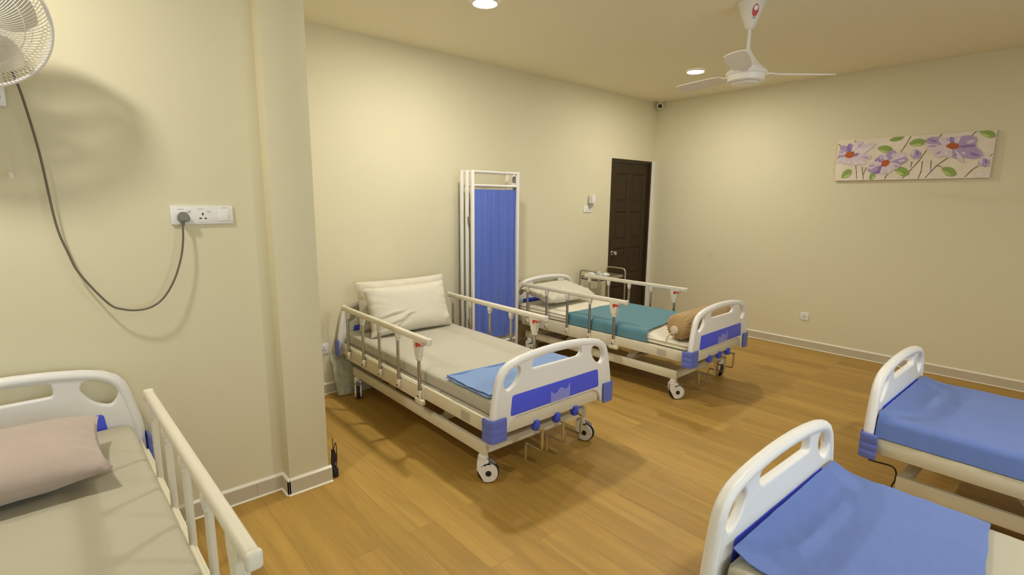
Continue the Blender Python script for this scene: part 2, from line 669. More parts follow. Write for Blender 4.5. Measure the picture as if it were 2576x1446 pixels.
# ---------------------------------------------------------------- door
bm = B()
box(bm, X1 - .10, X1 + .004, DY0, DY0 + .032, 0, DZ)
box(bm, X1 - .10, X1 + .004, DY1 - .032, DY1, 0, DZ)
box(bm, X1 - .10, X1 + .004, DY0 + .032, DY1 - .032, DZ - .034, DZ)
door_frame = struct('door_1', bm, DOOR)
LY0, LY1, LZ = DY0 + .035, DY1 - .035, DZ - .037
lx = X1 - .022
bm = B()
box(bm, lx - .030, lx - .014, LY0, LY1, .008, LZ)
cols = [(5.371, 5.636), (5.706, 5.985)]
rows = [(1.953, 1.587), (1.473, 1.098), (1.003, .630), (.500, .130)]
ys = [LY0, cols[0][0], cols[0][1], cols[1][0], cols[1][1], LY1]
for a, b in ((0, 1), (2, 3), (4, 5)):
    box(bm, lx - .014, lx, ys[a], ys[b], .008, LZ)
zs = [LZ] + [z for r in rows for z in r] + [.008]
for (c0, c1) in cols:
    for k in range(0, len(zs), 2):
        box(bm, lx - .014, lx, c0, c1, zs[k + 1], zs[k])
    for z1, z0 in rows:
        # raised field with sloped border
        def ring(i, x):
            return [bm.verts.new((x, yy, zz)) for yy, zz in ((c0 + i, z0 + i), (c1 - i, z0 + i), (c1 - i, z1 - i), (c0 + i, z1 - i))]
        R = [ring(0.0, lx), ring(.012, lx - .012), ring(.026, lx - .012), ring(.048, lx - .003)]
        for q0, q1 in zip(R[:-1], R[1:]):
            for k in range(4):
                bm.faces.new((q0[k], q0[(k + 1) % 4], q1[(k + 1) % 4], q1[k]))
        bm.faces.new(R[-1])
obj('door_leaf', bm, DOOR, door_frame, 20)
bm = B()
kz, ky = .945, 5.338
lathe(bm, [(.0, 0), (.030, 0), (.031, .004), (.027, .010), (.013, .013), (.011, .030), (.016, .036), (.026, .044), (.028, .056), (.022, .066), (.0, .069)], 24, axis_mat((lx, ky, kz), (1, 0, 0)), cap=False)
obj('door_knob', bm, CHROME, door_frame)
bm = B()
tube(bm, [(lx + .001, 5.60, 1.535), (lx + .012, 5.60, 1.535)], .004, 8)
obj('door_hook', bm, CHROME, door_frame)
bm = B()
box(bm, X1 + .0005, X1 + .008, DY1 + .004, Y2 - .003, 0, DZ + .01)
struct('trim_1', bm, WHITE)
# ---------------------------------------------------------------- ceiling downlights
LAMP_GROUP = 'round ceiling downlights'
for i, (x, y, lab, k) in enumerate(LAMPS):
    t = thing('ceiling_downlight', lab, 'ceiling light', (x, y, H), 0, LAMP_GROUP)
    bm = B()
    lathe(bm, [(.078, -.001), (.092, -.001), (.094, -.006), (.088, -.013), (.080, -.014), (.078, -.010)], 40, cap=False)
    obj('trim_ring', bm, WHITE2, t)
    bm = B()
    lathe(bm, [(.0, -.0165), (.05, -.0160), (.072, -.0145), (.0775, -.0115), (.0775, -.004), (.0, -.004)], 40, cap=False)
    obj('diffuser', bm, emit('lamp_glow', LAMP_COLOR, LAMP_POWER * k), t)

# ---------------------------------------------------------------- hospital beds
BEDMESH = {}

def part(name, build, m, parent, loc=None, rot=None, smooth=40, key=None):
    """a bed part; beds of one kind share the mesh of each part"""
    k = key or name
    if k not in BEDMESH:
        o = obj(name, build(), m, parent, smooth, loc, rot)
        BEDMESH[k] = o.data
        return o
    return obj(name, BEDMESH[k], None, parent, smooth, loc, rot)

HALF = [(.495, .322), (.494, .40), (.488, .48), (.478, .55), (.464, .62), (.446, .68), (.418, .718), (.372, .745), (.30, .763), (.2, .776), (.1, .783), (0, .785)]

def board_outline():
    top = [(y, z) for y, z in HALF] + [(-y, z) for y, z in HALF[::-1][1:]]
    bot = [(-.425, .322), (-.396, .330), (-.385, .368), (-.364, .402), (-.32, .424), (.32, .424), (.364, .402), (.385, .368), (.396, .330), (.425, .322)]
    return top + bot

def build_board():
    slot = rounded([(-.202, .674), (.178, .674), (.205, .695), (.200, .728), (.10, .738), (0, .740), (-.10, .738), (-.200, .728), (-.205, .695)], .014, 3)
    hole = [(.388, .592), (.412, .628), (.404, .680), (.372, .706), (.318, .712), (.298, .702), (.294, .672), (.320, .628), (.352, .602)]
    hr = [(p.x, p.y) for p in catmull([(a, b, 0) for a, b in hole], 4, True)]
    hl = [(-a, b) for a, b in hr[::-1]]
    bm = plate_with_holes(board_outline(), [slot, hr, hl], .017, .010, lambda u, v, d: Vector((-.025 + d, u, v)))
    # thick rounded rim
    rim = []
    for i, (y, z) in enumerate(HALF):
        rim.append(Vector((-.025, y, z)))
    rim = [Vector((-.025, .472, .45)), Vector((-.025, .466, .50)), Vector((-.025, .456, .55)), Vector((-.025, .442, .615)), Vector((-.025, .424, .668)), Vector((-.025, .398, .700)), Vector((-.025, .360, .723)), Vector((-.025, .295, .740)), Vector((-.025, .2, .753)), Vector((-.025, .1, .760)), Vector((-.025, 0, .762))]
    full = rim + [Vector((p.x, -p.y, p.z)) for p in rim[::-1][1:]]
    n = len(full)
    tube(bm, catmull(full, 5), .0235, 14)
    # lower legs of the moulding, thickened
    for s in (1, -1):
        tube(bm, [(-.025, s * .472, .45), (-.025, s * .466, .345)], .0235, 14)
    return bm

def build_panel():
    pts = rounded([(-.368, .440), (.368, .440), (.355, .557), (-.355, .557)], .016, 4)
    return plate_with_holes(pts, [], .0195, .002, lambda u, v, d: Vector((-.025 + d, u, v)), 1)

def build_holder():
    pts = [(-.062, .432), (.098, .432), (.098, .526), (.090, .524), (.080, .502), (.052, .498), (.044, .508), (.026, .516), (.010, .514), (-.002, .504), (-.010, .494), (-.042, .490), (-.052, .506), (-.062, .510)]
    bm = B()
    prism(bm, pts, -.004, -.001, lambda u, v, d: Vector((d + .001, u, v)))
    return bm

def build_guard():
    # wraps the outer corner of a board; for the +y corner
    bm = B()
    out = [(.008, .405), (.008, .480), (-.004, .503), (-.022, .512), (-.075, .512), (-.075, .502), (-.055, .4985), (0.0005, .4985), (0.0005, .405)]
    Z = [.320, .328, .358, .362, .366, .396, .400, .404, .434, .444, .450]
    D = [-.003, 0, 0, -.0025, 0, 0, -.0025, 0, 0, -.001, -.006]
    rings = []
    for z, d in zip(Z, D):
        ring = []
        for i, (x, y) in enumerate(out):
            if i < 5:
                v = Vector((x + 0.03, y - .45, 0))
                v = v * (1 + d * 12)
                ring.append(bm.verts.new((max(v.x - .03, .001) if i < 3 else v.x - .03, v.y + .45, z)))
            else:
                ring.append(bm.verts.new((x, y, z)))
        rings.append(ring)
    n = len(out)
    for a, b in zip(rings[:-1], rings[1:]):
        for k in range(n):
            bm.faces.new((a[k], a[(k + 1) % n], b[(k + 1) % n], b[k]))
    bm.faces.new(rings[0])
    bm.faces.new(rings[-1])
    return bm

def build_upper_frame():
    bm = B()
    for s in (1, -1):
        y0, y1 = (.448, .478) if s > 0 else (-.478, -.448)
        box(bm, -2.03, -.056, y0, y1, .345, .430, .006)
        # deeper stepped plate that carries the folding rail
        box(bm, -1.93, -.715, min(s * .4775, s * .486), max(s * .4775, s * .486), .322, .424, .003)
    box(bm, -2.03, -2.008, -.447, .447, .350, .420, .004)
    box(bm, -.078, -.058, -.447, .447, .350, .420, .004)
    box(bm, -.052, -.022, -.380, .380, .342, .4225, .004)
    for s in (1, -1):
        box(bm, -.060, -.048, min(s * .30, s * .36), max(s * .30, s * .36), .360, .410)
    for x in (-1.55, -1.1, -.62):
        box(bm, x, x + .04, -.447, .447, .352, .388, .004)
    return bm

DECK = ((-2.0, -1.32), (-1.31, -1.02), (-1.01, -.60), (-.59, -.06))

def build_deck(k):
    def f():
        bm = B()
        box(bm, DECK[k][0], DECK[k][1], -.44, .44, .408, .424, .004)
        return bm
    return f

def build_lower_frame():
    bm = B()
    for s in (1, -1):
        y0, y1 = (.405, .435) if s > 0 else (-.435, -.405)
        box(bm, -1.925, -.155, y0, y1, .172, .245, .006)
    for x in (-1.90, -.20):
        box(bm, x, x + .045, -.404, .404, .180, .232, .005)
    for x in (-1.45, -.72):
        box(bm, x, x + .035, -.404, .404, .182, .214, .004)
    return bm

def build_link(s, x):
    def f():
        bm = B()
        if True:
            if True:
                prism(bm, [(x - .03, .19), (x + .03, .19), (x + .17, .352), (x + .17, .392), (x + .11, .392)], s * .33, s * .345, lambda u, v, d: Vector((u, d, v)))
                box(bm, x + .10, x + .19, min(s * .30, s * .37), max(s * .30, s * .37), .372, .400, .003)
        return bm
    return f

def build_rod(y):
    def f():
        bm = B()
        tube(bm, [(-.041, y, .325), (-.9 - .3 * abs(y), y, .320)], .012, 8)
        box(bm, -.9 - .3 * abs(y) - .04, -.86 - .3 * abs(y), y - .025, y + .025, .300, .345, .003)
        return bm
    return f

def build_rail_bar(s):
    def f():
        bm = B()
        pts = [(-1.898, s * .498, .751), (-.62, s * .498, .751)]
        P = []
        n = 14
        box(bm, -1.895, -.625, s * .498 - .0165, s * .498 + .0165, .728, .768, .012, 4)
        # end caps
        for x in (-1.905, -.632):
            box(bm, x, x + .022, s * .498 - .0185, s * .498 + .0185, .725, .771, .010, 3)
        return bm
    return f

def build_post(s):
    def f():
        bm = B()
        tube(bm, [(0, s * .498, .700), (0, s * .498, .402)], .0115, 10, mi=0, flat=1.0)
        # white plastic socket at the top, cream shoe at the bottom
        box(bm, -.017, .017, s * .498 - .0155, s * .498 + .0155, .692, .731, .006, 2, mi=1)
        box(bm, -.012, .012, s * .498 - .013, s * .498 + .013, .700 - .025, .692, .004, 2, mi=1)
        box(bm, -.014, .014, min(s * .487, s * .512), max(s * .487, s * .512), .352, .404, .004, 2, mi=2)
        tube(bm, [(0, s * .510, .366), (0, s * .516, .366)], .006, 8, mi=3)
        return bm
    return f

def build_latch(s):
    def f():
        bm = B()
        pts = [(-.788, .738), (-.692, .738), (-.692, .712), (-.712, .700), (-.717, .662), (-.722, .630), (-.768, .630), (-.776, .665), (-.788, .700)]
        prism(bm, rounded(pts, .006, 3), s * .483, s * .5145, lambda u, v, d: Vector((u, d, v)))
        box(bm, -.766, -.724, s * .498 - .014, s * .498 + .014, .604, .630, .004)
        return bm
    return f

def build_button(s):
    def f():
        bm = B()
        pts = [(-.750, .722), (-.696, .722), (-.696, .706), (-.708, .704), (-.714, .710), (-.728, .708), (-.734, .694), (-.750, .694)]
        prism(bm, pts, s * .4785, s * .5195, lambda u, v, d: Vector((u, d, v)))
        return bm
    return f

def build_foot_plate(s):
    def f():
        bm = B()
        box(bm, -.785, -.690, min(s * .4865, s * .515), max(s * .4865, s * .515), .318, .352, .008, 2)
        return bm
    return f

def build_crank_box():
    bm = B()
    box(bm, -.040, -.004, -.020, .020, .300, .3412, .005)
    box(bm, -.021, .000, -.016, .016, .338, .358, .003)
    return bm

def build_crank_handle():
    bm = B()
    tube(bm, [(-.003, 0, .320), (.044, 0, .320)], .008, 10)
    tube(bm, [(.026, 0, .320), (.042, 0, .320)], .012, 10)
    tube(bm, fillet([(.038, 0, .322), (.038, -.004, .195), (-.085, -.006, .192)], .012, 4), .0055, 8)
    tube(bm, [(.038, -.001, .300), (.038, -.003, .215)], .0085, 8)
    tube(bm, fillet([(-.080, -.006, .192), (-.092, -.006, .192), (-.094, -.007, .100)], .008, 4), .0065, 8)
    tube(bm, [(-.094, -.007, .175), (-.094, -.007, .090)], .0085, 8)
    return bm

def build_caster_body():
    bm = B()
    # swivel stem
    lathe(bm, [(.0, .172), (.020, .172), (.020, .168), (.028, .166), (.030, .150), (.027, .140), (.022, .136), (.0, .136)], 20, cap=False)
    # two white cheeks hugging the wheel (trail along +x)
    for s in (1, -1):
        pts = []
        for k in range(22):
            a = math.radians(-118 + k * 12.4)
            pts.append((.030 + .0555 * math.cos(a), .0640 + .0555 * math.sin(a)))
        pts += [(.020, .119), (.034, .128), (.030, .141), (-.030, .142), (-.034, .128), (-.034, .085)]
        y0, y1 = (.0145, .0275) if s > 0 else (-.0275, -.0145)
        prism(bm, pts, y0, y1, lambda u, v, d: Vector((u, d, v)))
    box(bm, -.028, .024, -.0165, .0165, .125, .142, .003)
    return bm

def build_wheel():
    bm = B()
    prof = [(.0, -.0135), (.045, -.0135), (.058, -.012), (.0625, -.008), (.0625, .008), (.058, .012), (.045, .0135), (.0, .0135)]
    lathe(bm, prof, 32, axis_mat((.030, 0, .0625), (0, 1, 0)), mi=0, cap=False)
    return bm

def build_hub(s):
    def f():
        bm = B()
        lathe(bm, [(.0, .0), (.017, 0), (.017, .0022), (.0, .003)], 20, axis_mat((.032, s * .0276, .062), (0, s, 0)), cap=False)
        return bm
    return f

def build_pivot(s):
    def f():
        bm = B()
        lathe(bm, [(.0, .0), (.006, 0), (.006, .002), (.0, .0022)], 12, axis_mat((.012, s * .0276, .114), (0, s, 0)), cap=False)
        return bm
    return f

def build_pedal():
    bm = B()
    prism(bm, [(.030, .128), (.070, .112), (.074, .118), (.050, .136), (.030, .138)], -.012, .012, lambda u, v, d: Vector((u, d, v)))
    return bm

def hospital_bed(label, pose, dz=0.0, posts=None, head_up=0.0, rails=True, cranks=True, casters=(0, 0, 0, 0), flip=False, extra=None, rail_dx=0.0, rail_dy=0.0, sticker=True):
    """local frame: +x points to the aisle end, origin on the floor under the aisle end board"""
    x, y, a = pose
    t = thing('hospital_bed', label, 'bed', (x, y, 0), a, 'hospital beds of the ward')
    up_ = (0, 0, dz)
    fb = part('foot_board', build_board, WHITE, t, up_)
    part('blue_panel', build_panel, BLUE_PANEL, fb, (0, 0, 0))
    if cranks:
        h = part('card_holder', build_holder, CLEAR, fb, (-.0035, 0, 0))
        h['label'] = 'clear plastic card holder'
    hb = part('head_board', build_board, WHITE, t, (-2.09, 0, dz + head_up), (0, 0, PI), key='foot_board')
    part('blue_panel', build_panel, BLUE_PANEL, hb, (0, 0, 0))
    part('corner_guard', build_guard, BLUE_GUARD, t, up_)
    def mirrored(src):
        def f():
            bm = B()
            bm.from_mesh(BEDMESH[src])
            for v in bm.verts:
                v.co.y = -v.co.y
            bmesh.ops.reverse_faces(bm, faces=bm.faces)
            return bm
        return f
    part('corner_guard', mirrored('corner_guard'), BLUE_GUARD, t, up_, key='guard_mirror')
    part('corner_guard', None, BLUE_GUARD, t, (-2.09, 0, dz), (0, 0, PI), key='corner_guard')
    part('corner_guard', None, BLUE_GUARD, t, (-2.09, 0, dz), (0, 0, PI), key='guard_mirror')
    part('upper_frame', build_upper_frame, CREAM, t, up_)
    for k in range(4):
        part('deck_panel', build_deck(k), IVORY, t, up_, key='deck%d' % k)
    part('lower_frame', build_lower_frame, CREAM, t)
    for s in (1, -1):
        for x in (-1.42, -.70):
            part('lift_link', build_link(s, x), CREAM, t, up_, key='link%d%.1f' % (s, x))
    if sticker:
        def st():
            bm = B()
            box(bm, -.316, -.232, -.4795, -.4783, .358, .412)
            return bm
        s_ = part('rating_label', st, LABEL_GREY, t, up_)
        s_['label'] = 'grey rectangular rating label'
    if cranks:
        for i, yy in enumerate((-.165, .005, .165)):
            part('drive_rod', build_rod(yy), STEEL, t, up_, key='rod%d' % i)
            c_ = part('crank', build_crank_box, BLUE_PANEL, t, (0, yy, dz))
            part('crank_handle', build_crank_handle, CHROME, c_, (0, 0, 0), None)
    if rails:
        for s in (-1, 1):
            r_ = part('side_rail', build_rail_bar(s), IVORY, t, (rail_dx, rail_dy * s, dz), key='rail%d' % s)
            for k in range(5):
                q_ = part('rail_post', build_post(s), [STEEL, IVORY, CREAM, BLACK], r_, (-1.833 + k * .272, 0, 0), key='post%d' % s)
                if posts:
                    q_.material_slots[0].link = 'OBJECT'
                    q_.material_slots[0].material = posts
            part('rail_latch', build_latch(s), IVORY, r_, key='latch%d' % s)
            if posts is None:
                b_ = part('release_button', build_button(s), RED, r_, key='button%d' % s)
                b_['label'] = 'red release button'
            part('rail_foot_plate', build_foot_plate(s), CREAM, r_, key='fplate%d' % s)
    for (cx_, cy_), ang in zip(((-.185, -.42), (-.185, .42), (-1.87, -.42), (-1.87, .42)), casters):
        c_ = part('caster', build_caster_body, WHITE2, t, (cx_, cy_, 0), (0, 0, ang))
        part('wheel', build_wheel, BLACK, c_)
        for s in (1, -1):
            part('wheel_hub', build_hub(s), BLACK, c_, key='hub%d' % s)
            part('pivot_cap', build_pivot(s), BLACK, c_, key='pivot%d' % s)
        part('brake_pedal', build_pedal, GREY, c_)
    return t

P1 = (-1.966, 2.117, -.014)
P2 = (-1.957, 4.091, .016)
P3 = (-.659, 1.855, 3.111)
P4 = (-.654, 3.491, 3.121)
P5 = (-.685, -.222, .03)
DZ5 = .09

hospital_bed('white hospital bed beside the pier, two upright pillows at its head, light blue folded sheet', P1, casters=(.88, .35, -.4, .3))
hospital_bed('white hospital bed by the dark door, with teal sheet and tan bolster', P2, casters=(.92, 2.3, .2, .1))
hospital_bed('white hospital bed in the right foreground, blue sheet ending short of the photo edge', P3, rails=False, cranks=False, casters=(.2, -.4, 0, 0), sticker=False)
bed4 = hospital_bed('white hospital bed at right by the back wall skirting, black wire hanging from its corner', P4, rails=False, cranks=False, casters=(2.4, .3, 0, 0), sticker=False)
hospital_bed('white hospital bed in left foreground under the wall fan, pinkish grey pillow', P5, dz=DZ5, posts=IVORY, head_up=.026, casters=(0, .3, .2, .1), rail_dx=.22, rail_dy=-.02)

def posed(o, pose, dz=0.0):
    o.location = (pose[0], pose[1], dz)
    o.rotation_euler = (0, 0, pose[2])
    return o

# mattresses
def mattress(name, label, pose, m, dz=0.0, amp=.003, seed=0.0, z1=.522, r=.03, ridges=None, top_fn=None):
    bm = soft_box(-2.034, -.058, -.443, .443, .4255, z1, r, amp=amp, seed=seed, top_fn=top_fn)
    if ridges:
        for v in bm.verts:
            if v.co.z > .44 and abs(v.co.y) > .38:
                v.co.y += math.copysign(.006, v.co.y) * math.sin(v.co.z * ridges)
    o = posed(obj(name, bm, m, None, 60), pose, dz)
    return tag(o, label, 'mattress', 'bed mattresses')

def foot_dip(x, y):
    k = max(0.0, min(1.0, (x + .52) / .24))
    return -.038 * k * k * (3 - 2 * k)

mattress('mattress', 'mattress in grey fitted sheet on the bed beside the pier', P1, SHEET_GREY, seed=1.3)
mattress('mattress', 'cream covered mattress under the teal sheet and tan bolster', P2, SHEET_CREAM, seed=4.1, amp=.004, ridges=190, top_fn=foot_dip)
mattress('mattress', 'pale mattress showing past the blue sheet on right foreground bed', P3, SHEET_PALE, seed=7.7)
mattress('mattress', 'mattress hidden under blue sheet on bed near back wall', P4, SHEET_CREAM, seed=9.2)

def crease(x, y):
    d = 0.0
    for c in (-.02, .24, -.28):
        d += .0022 * math.exp(-((y - c) / .010) ** 2)
    for c in (-1.55, -1.15, -.8, -.45):
        d += .0022 * math.exp(-((x - c) / .010) ** 2)
    return d

bm = soft_box(-2.034, -.058, -.447, .447, .4255, .522, .03, step=.02, amp=.003, seed=12.0, top_fn=crease)
o = posed(obj('mattress', bm, SHEET_PALE, None, 60), P5, DZ5)
tag(o, 'mattress in pale creased sheet on the left foreground bed', 'mattress', 'bed mattresses')

# ---- pillows
def place_pillow(name, label, pose, bottom, top, yc, a, t, m, seed, dz=0.0, wr=.010, roll=0.0, pinch=.05):
    """cushion leaning from point bottom (x, z) to point top (x, z), in the bed's frame"""
    b0, t0 = Vector((bottom[0], 0, bottom[1])), Vector((top[0], 0, top[1]))
    b = (t0 - b0).length / 2
    mid = (b0 + t0) / 2 + Vector((0, yc, 0))
    ey = (t0 - b0).normalized()
    ex = Vector((0, 1, 0))
    m4 = frame_mat(mid, ex, ey)
    bm = pillow(a, b, t, seed, wr, pinch)
    if roll:
        xform(bm, Matrix.Rotation(roll, 4, 'Z'))
    xform(bm, m4)
    o = posed(obj(name, bm, m, None, 70), pose, dz)
    return tag(o, label, 'pillow', 'pillows on the beds')

place_pillow('pillow', 'front ivory pillow standing on the bed beside the pier', P1, (-1.665, .528), (-1.80, .905), -.005, .375, .085, PILLOW_W, 2.0, wr=.012)
place_pillow('pillow', 'rear ivory pillow against the headboard, half hidden by the front one', P1, (-1.90, .528), (-1.955, .935), .05, .425, .062, PILLOW_W, 5.0, wr=.014)
place_pillow('pillow', 'ivory pillow lying below headboard of the bed near dark door', P2, (-1.57, .600), (-1.985, .690), -.09, .37, .066, PILLOW_W, 8.0, wr=.016)
place_pillow('pillow', 'plump pinkish grey pillow on the left foreground bed', P5, (-1.42, .600), (-1.84, .650), -.072, .40, .072, PILLOW_P, 11.0, dz=DZ5, wr=.004)

# ---- sheets
def sheet(name, label, pose, m, xs, prof, nx=60, ny=60, thick=.004, wob=.004, seed=0.0, edge=.012, lift=0.0, group='sheets on the beds'):
    """cloth over a mattress: xs(v) gives the two x ends, prof(v) -> (y, z) across the bed"""
    bm = B()
    def fn(u, v):
        x0, x1 = xs(v)
        x = x0 + (x1 - x0) * u
        y, z = prof(v)
        x += edge * ns(v * 6 + seed, u * 2, 1.0) * (1.0 if x < -.2 else .0)
        y += edge * .5 * ns(u * 6 + seed, v * 2, 4.0)
        w = wob * (1.0 + .5 * ns(x * 5 + seed, y * 4, 0) + .5 * ns(x * 17 + seed, y * 15, 2) + .6 * ns(x * 34 + y * 9, y * 12 + seed, 3))
        if lift:
            w += lift * math.exp(-((x + .05) / .05) ** 2) * (abs(y) < .445)
        if abs(y) < .445:
            return Vector((x, y, z + w))
        return Vector((x, y + math.copysign(w, y), z))
    grid_surface(bm, nx, ny, fn)
    thicken(bm, thick)
    o = posed(obj(name, bm, m, None, 60), pose)
    return tag(o, label, 'sheet', group)

def across(y0, z0, y1, z1, top=.533, my=.452, rad=.03, out=.012):
    """profile over the mattress: hangs to z0 at the y0 side and to z1 at the y1 side (None = stays on top)"""
    pts = []
    if z0 is not None:
        pts += [Vector((-my - .012, z0, 0)), Vector((-my - .006, top - rad, 0))]
        for k in range(1, 6):
            a = PI + (PI / 2) * k / 5
            pts.append(Vector((-my + rad - .004 + rad * math.cos(a), top - rad - rad * math.sin(a), 0)))
    else:
        pts.append(Vector((y0, top, 0)))
    if z1 is not None:
        for k in range(0, 6):
            a = PI / 2 * (1 - k / 5)
            pts.append(Vector((my - rad + .004 + rad * math.cos(a), top - rad + rad * math.sin(a), 0)))
        pts += [Vector((my + .006, top - rad - .01, 0)), Vector((my + out, z1, 0))]
    else:
        pts.append(Vector((y1, top, 0)))
    L = [0.0]
    for a, b in zip(pts[:-1], pts[1:]):
        L.append(L[-1] + (b - a).length)
    def f(v):
        s = v * L[-1]
        for i in range(len(pts) - 1):
            if s <= L[i + 1] + 1e-9:
                k = (s - L[i]) / max(L[i + 1] - L[i], 1e-9)
                p = pts[i].lerp(pts[i + 1], k)
                return p.x, p.y
        return pts[-1].x, pts[-1].y
    return f

sheet('teal_draw_sheet', 'teal sheet laid across the middle of the bed near the dark door', P2, TEAL,
      lambda v: (-1.335 + .03 * v, -.43 - .10 * v), across(0, .437, 0, .437), 60, 80, wob=.0025, seed=3.0)
sheet('blue_bed_sheet', 'blue sheet covering the bed that stands nearest the back wall at right', P4, BLUE_SHEET,
      lambda v: (-1.30, -.054), across(0, .46, 0, .4345, my=.458, out=.019), 110, 90, wob=.0035, seed=6.0, edge=.01, lift=.02)
sheet('blue_bed_sheet', 'blue sheet on the right foreground bed, its end laid flat on the mattress', P3, BLUE_SHEET,
      lambda v: (-.525 - .11 * v, -.053 - .012 * v), across(0, .47, .405, None), 90, 100, wob=.0035, seed=13.0, edge=.010, lift=.028)

# folded light blue sheet: two layers, at the foot of the bed beside the pier
bm = B()
def fold_layer(z, x0, x1, y0, y1, sd):
    def fn(u, v):
        x = x0 + (x1 - x0) * u + .06 * (v - .3) * (1 - u) + .012 * ns(v * 5 + sd, u * 2)
        y = y0 + (y1 - y0) * v + .010 * ns(u * 5, v * 2 + sd)
        w = .004 * (1 + ns(x * 8 + sd, y * 7) + .6 * math.sin(y * 22 + 4 * ns(x * 4, y * 2, sd)))
        return Vector((x, y, z + w))
    b2 = B()
    grid_surface(b2, 44, 60, fn)
    thicken(b2, .005)
    me = bpy.data.meshes.new('tmp')
    b2.to_mesh(me)
    b2.free()
    bm.from_mesh(me)
    bpy.data.meshes.remove(me)
fold_layer(.530, -.515, -.115, -.438, .425, 1.0)
fold_layer(.541, -.500, -.118, -.430, .420, 5.0)
tube(bm, [(-.508 + .06 * (k / 20 - .3), -.43 + .85 * k / 20, .5435) for k in range(21)], .008, 8)
o = posed(obj('folded_sheet', bm, BLUE_FOLD, None, 60), P1)
tag(o, 'light blue folded sheet at the foot of the bed beside the pier', 'sheet', 'sheets on the beds')

# tan bolster behind the footboard
t = thing('bolster', 'tan bolster with gathered ends lying behind the footboard of the far bed', 'bolster', (P2[0], P2[1], 0), P2[2])
bxc, bzc, brad = -.190, .601, .112
bm = B()
prof = []
for k in range(61):
    f = k / 60
    yy = -.43 + .86 * f
    e = min(f, 1 - f) * .86
    rr = brad * (1 - max(0, 1 - e / .075) ** 2.4) ** .5 if e < .075 else brad
    prof.append((max(rr, .014), yy))
rings = []
for r, yy in prof:
    ring = []
    for k in range(72):
        a = 2 * PI * k / 72
        e = min(abs(yy + .43), abs(.43 - yy))
        g = 1 + .10 * max(0, 1 - e / .09) * math.sin(24 * a + 2 * math.sin(3 * a)) + .02 * ns(math.cos(a) * 2, yy * 5, math.sin(a) * 2)
        ring.append(bm.verts.new((bxc + r * g * math.cos(a), yy, bzc + r * g * math.sin(a) * .97)))
    rings.append(ring)
for q0, q1 in zip(rings[:-1], rings[1:]):
    for k in range(72):
        bm.faces.new((q0[k], q0[(k + 1) % 72], q1[(k + 1) % 72], q1[k]))
bm.faces.new(rings[0])
bm.faces.new(rings[-1])
obj('cover', bm, TAN, t, 70)
for s in (-1, 1):
    bm = B()
    lathe(bm, [(.0, .012), (.020, .014), (.033, .006), (.034, -.004), (.0, -.006)], 24, axis_mat((bxc - .01, s * .432, bzc - .018), (0, s, 0)), cap=False)
    obj('end_button', bm, TAN_TIE, t)
bm = B()
tube(bm, catmull([(bxc, -.440, bzc - .03), (bxc - .015, -.478, bzc - .045), (bxc - .04, -.485, bzc - .085), (bxc - .045, -.482, bzc - .13)], 6), .006, 8, flat=.5)
tube(bm, catmull([(bxc, -.440, bzc - .03), (bxc + .01, -.480, bzc - .04), (bxc + .02, -.482, bzc - .062), (bxc - .005, -.462, bzc - .065)], 6), .006, 8, flat=.5)
obj('tie', bm, TAN_TIE, t)

# black wire under the corner of the right far bed
bm = B()
tube(bm, catmull([(-.615, 2.985, .314), (-.595, 3.03, .295), (-.545, 3.13, .255), (-.535, 3.20, .20), (-.555, 3.32, .10), (-.575, 3.40, .012), (-.50, 3.43, .006), (-.42, 3.45, .006)], 8), .0042, 8)
o = obj('power_wire', bm, BLACK)
tag(o, 'thin black wire hanging from the corner of the right far bed', 'wire')

# ---------------------------------------------------------------- ward screen
t = thing('folding_screen', 'white framed folding ward screen with blue curtain, standing against the left wall', 'screen', (-3.80, 3.15, 0))
SW = .276    # half width
def screen_frame(xo, yo, tilt):
    bm = B()
    r = .014
    def P(y, z):
        return (xo + tilt * (y + SW), y + yo, z)
    for s in (-1, 1):
        pa, pb = P(s * SW, .07), P(s * SW, 1.862)
        box(bm, pa[0] - .015, pa[0] + .015, pa[1] - .013, pa[1] + .013, .06, 1.872, .003)
    for z in (1.858, 1.735, .215):
        a, b = P(-SW, z), P(SW, z)
        tube(bm, [a, b], .011, 8)
    return bm
f1 = obj('front_frame', screen_frame(0, 0, 0), WHITE2, t)
f2 = obj('middle_frame', screen_frame(-.075, -.006, .04), WHITE2, t)
f3 = obj('rear_frame', screen_frame(-.150, -.010, .0), WHITE2, t)
def build_curtain(xo, yo, sd):
    bm = B()
    def fn(u, v):
        y = -SW + .018 + (2 * SW - .036) * u
        z = 1.700 - 1.435 * v
        k = .45 + .55 * min(1, v * 3)
        ph = u * 30 + 2.6 * ns(u * 4 + sd, v * .6) + .9 * ns(u * 9, v * 1.7 + sd)
        x = .012 * k * math.sin(ph) + .0045 * math.sin(u * 71 + 3 * v) * (1 - .5 * v) + .010 * ns(u * 6 + sd, v * 1.5, 2)
        if v < .02 or v > .985:
            x *= .8
        z += .012 * ns(u * 7 + sd, 0) * v
        return Vector((xo + x, yo + y, z))
    grid_surface(bm, 170, 50, fn)
    thicken(bm, .0015)
    return bm
obj('curtain', build_curtain(.002, 0, 1.0), CURTAIN, f1, 80)
for z in (1.42, .45):
    bm = B()
    box(bm, -.055, -.018, -SW - .016, -SW + .004, z - .03, z + .03, .002)
    obj('hinge', bm, GREY, t)
for z in (1.80, 1.70):
    bm = B()
    box(bm, -.050, -.018, SW - .022, SW + .002, z - .028, z + .028, .002)
    obj('hinge', bm, GREY, t)
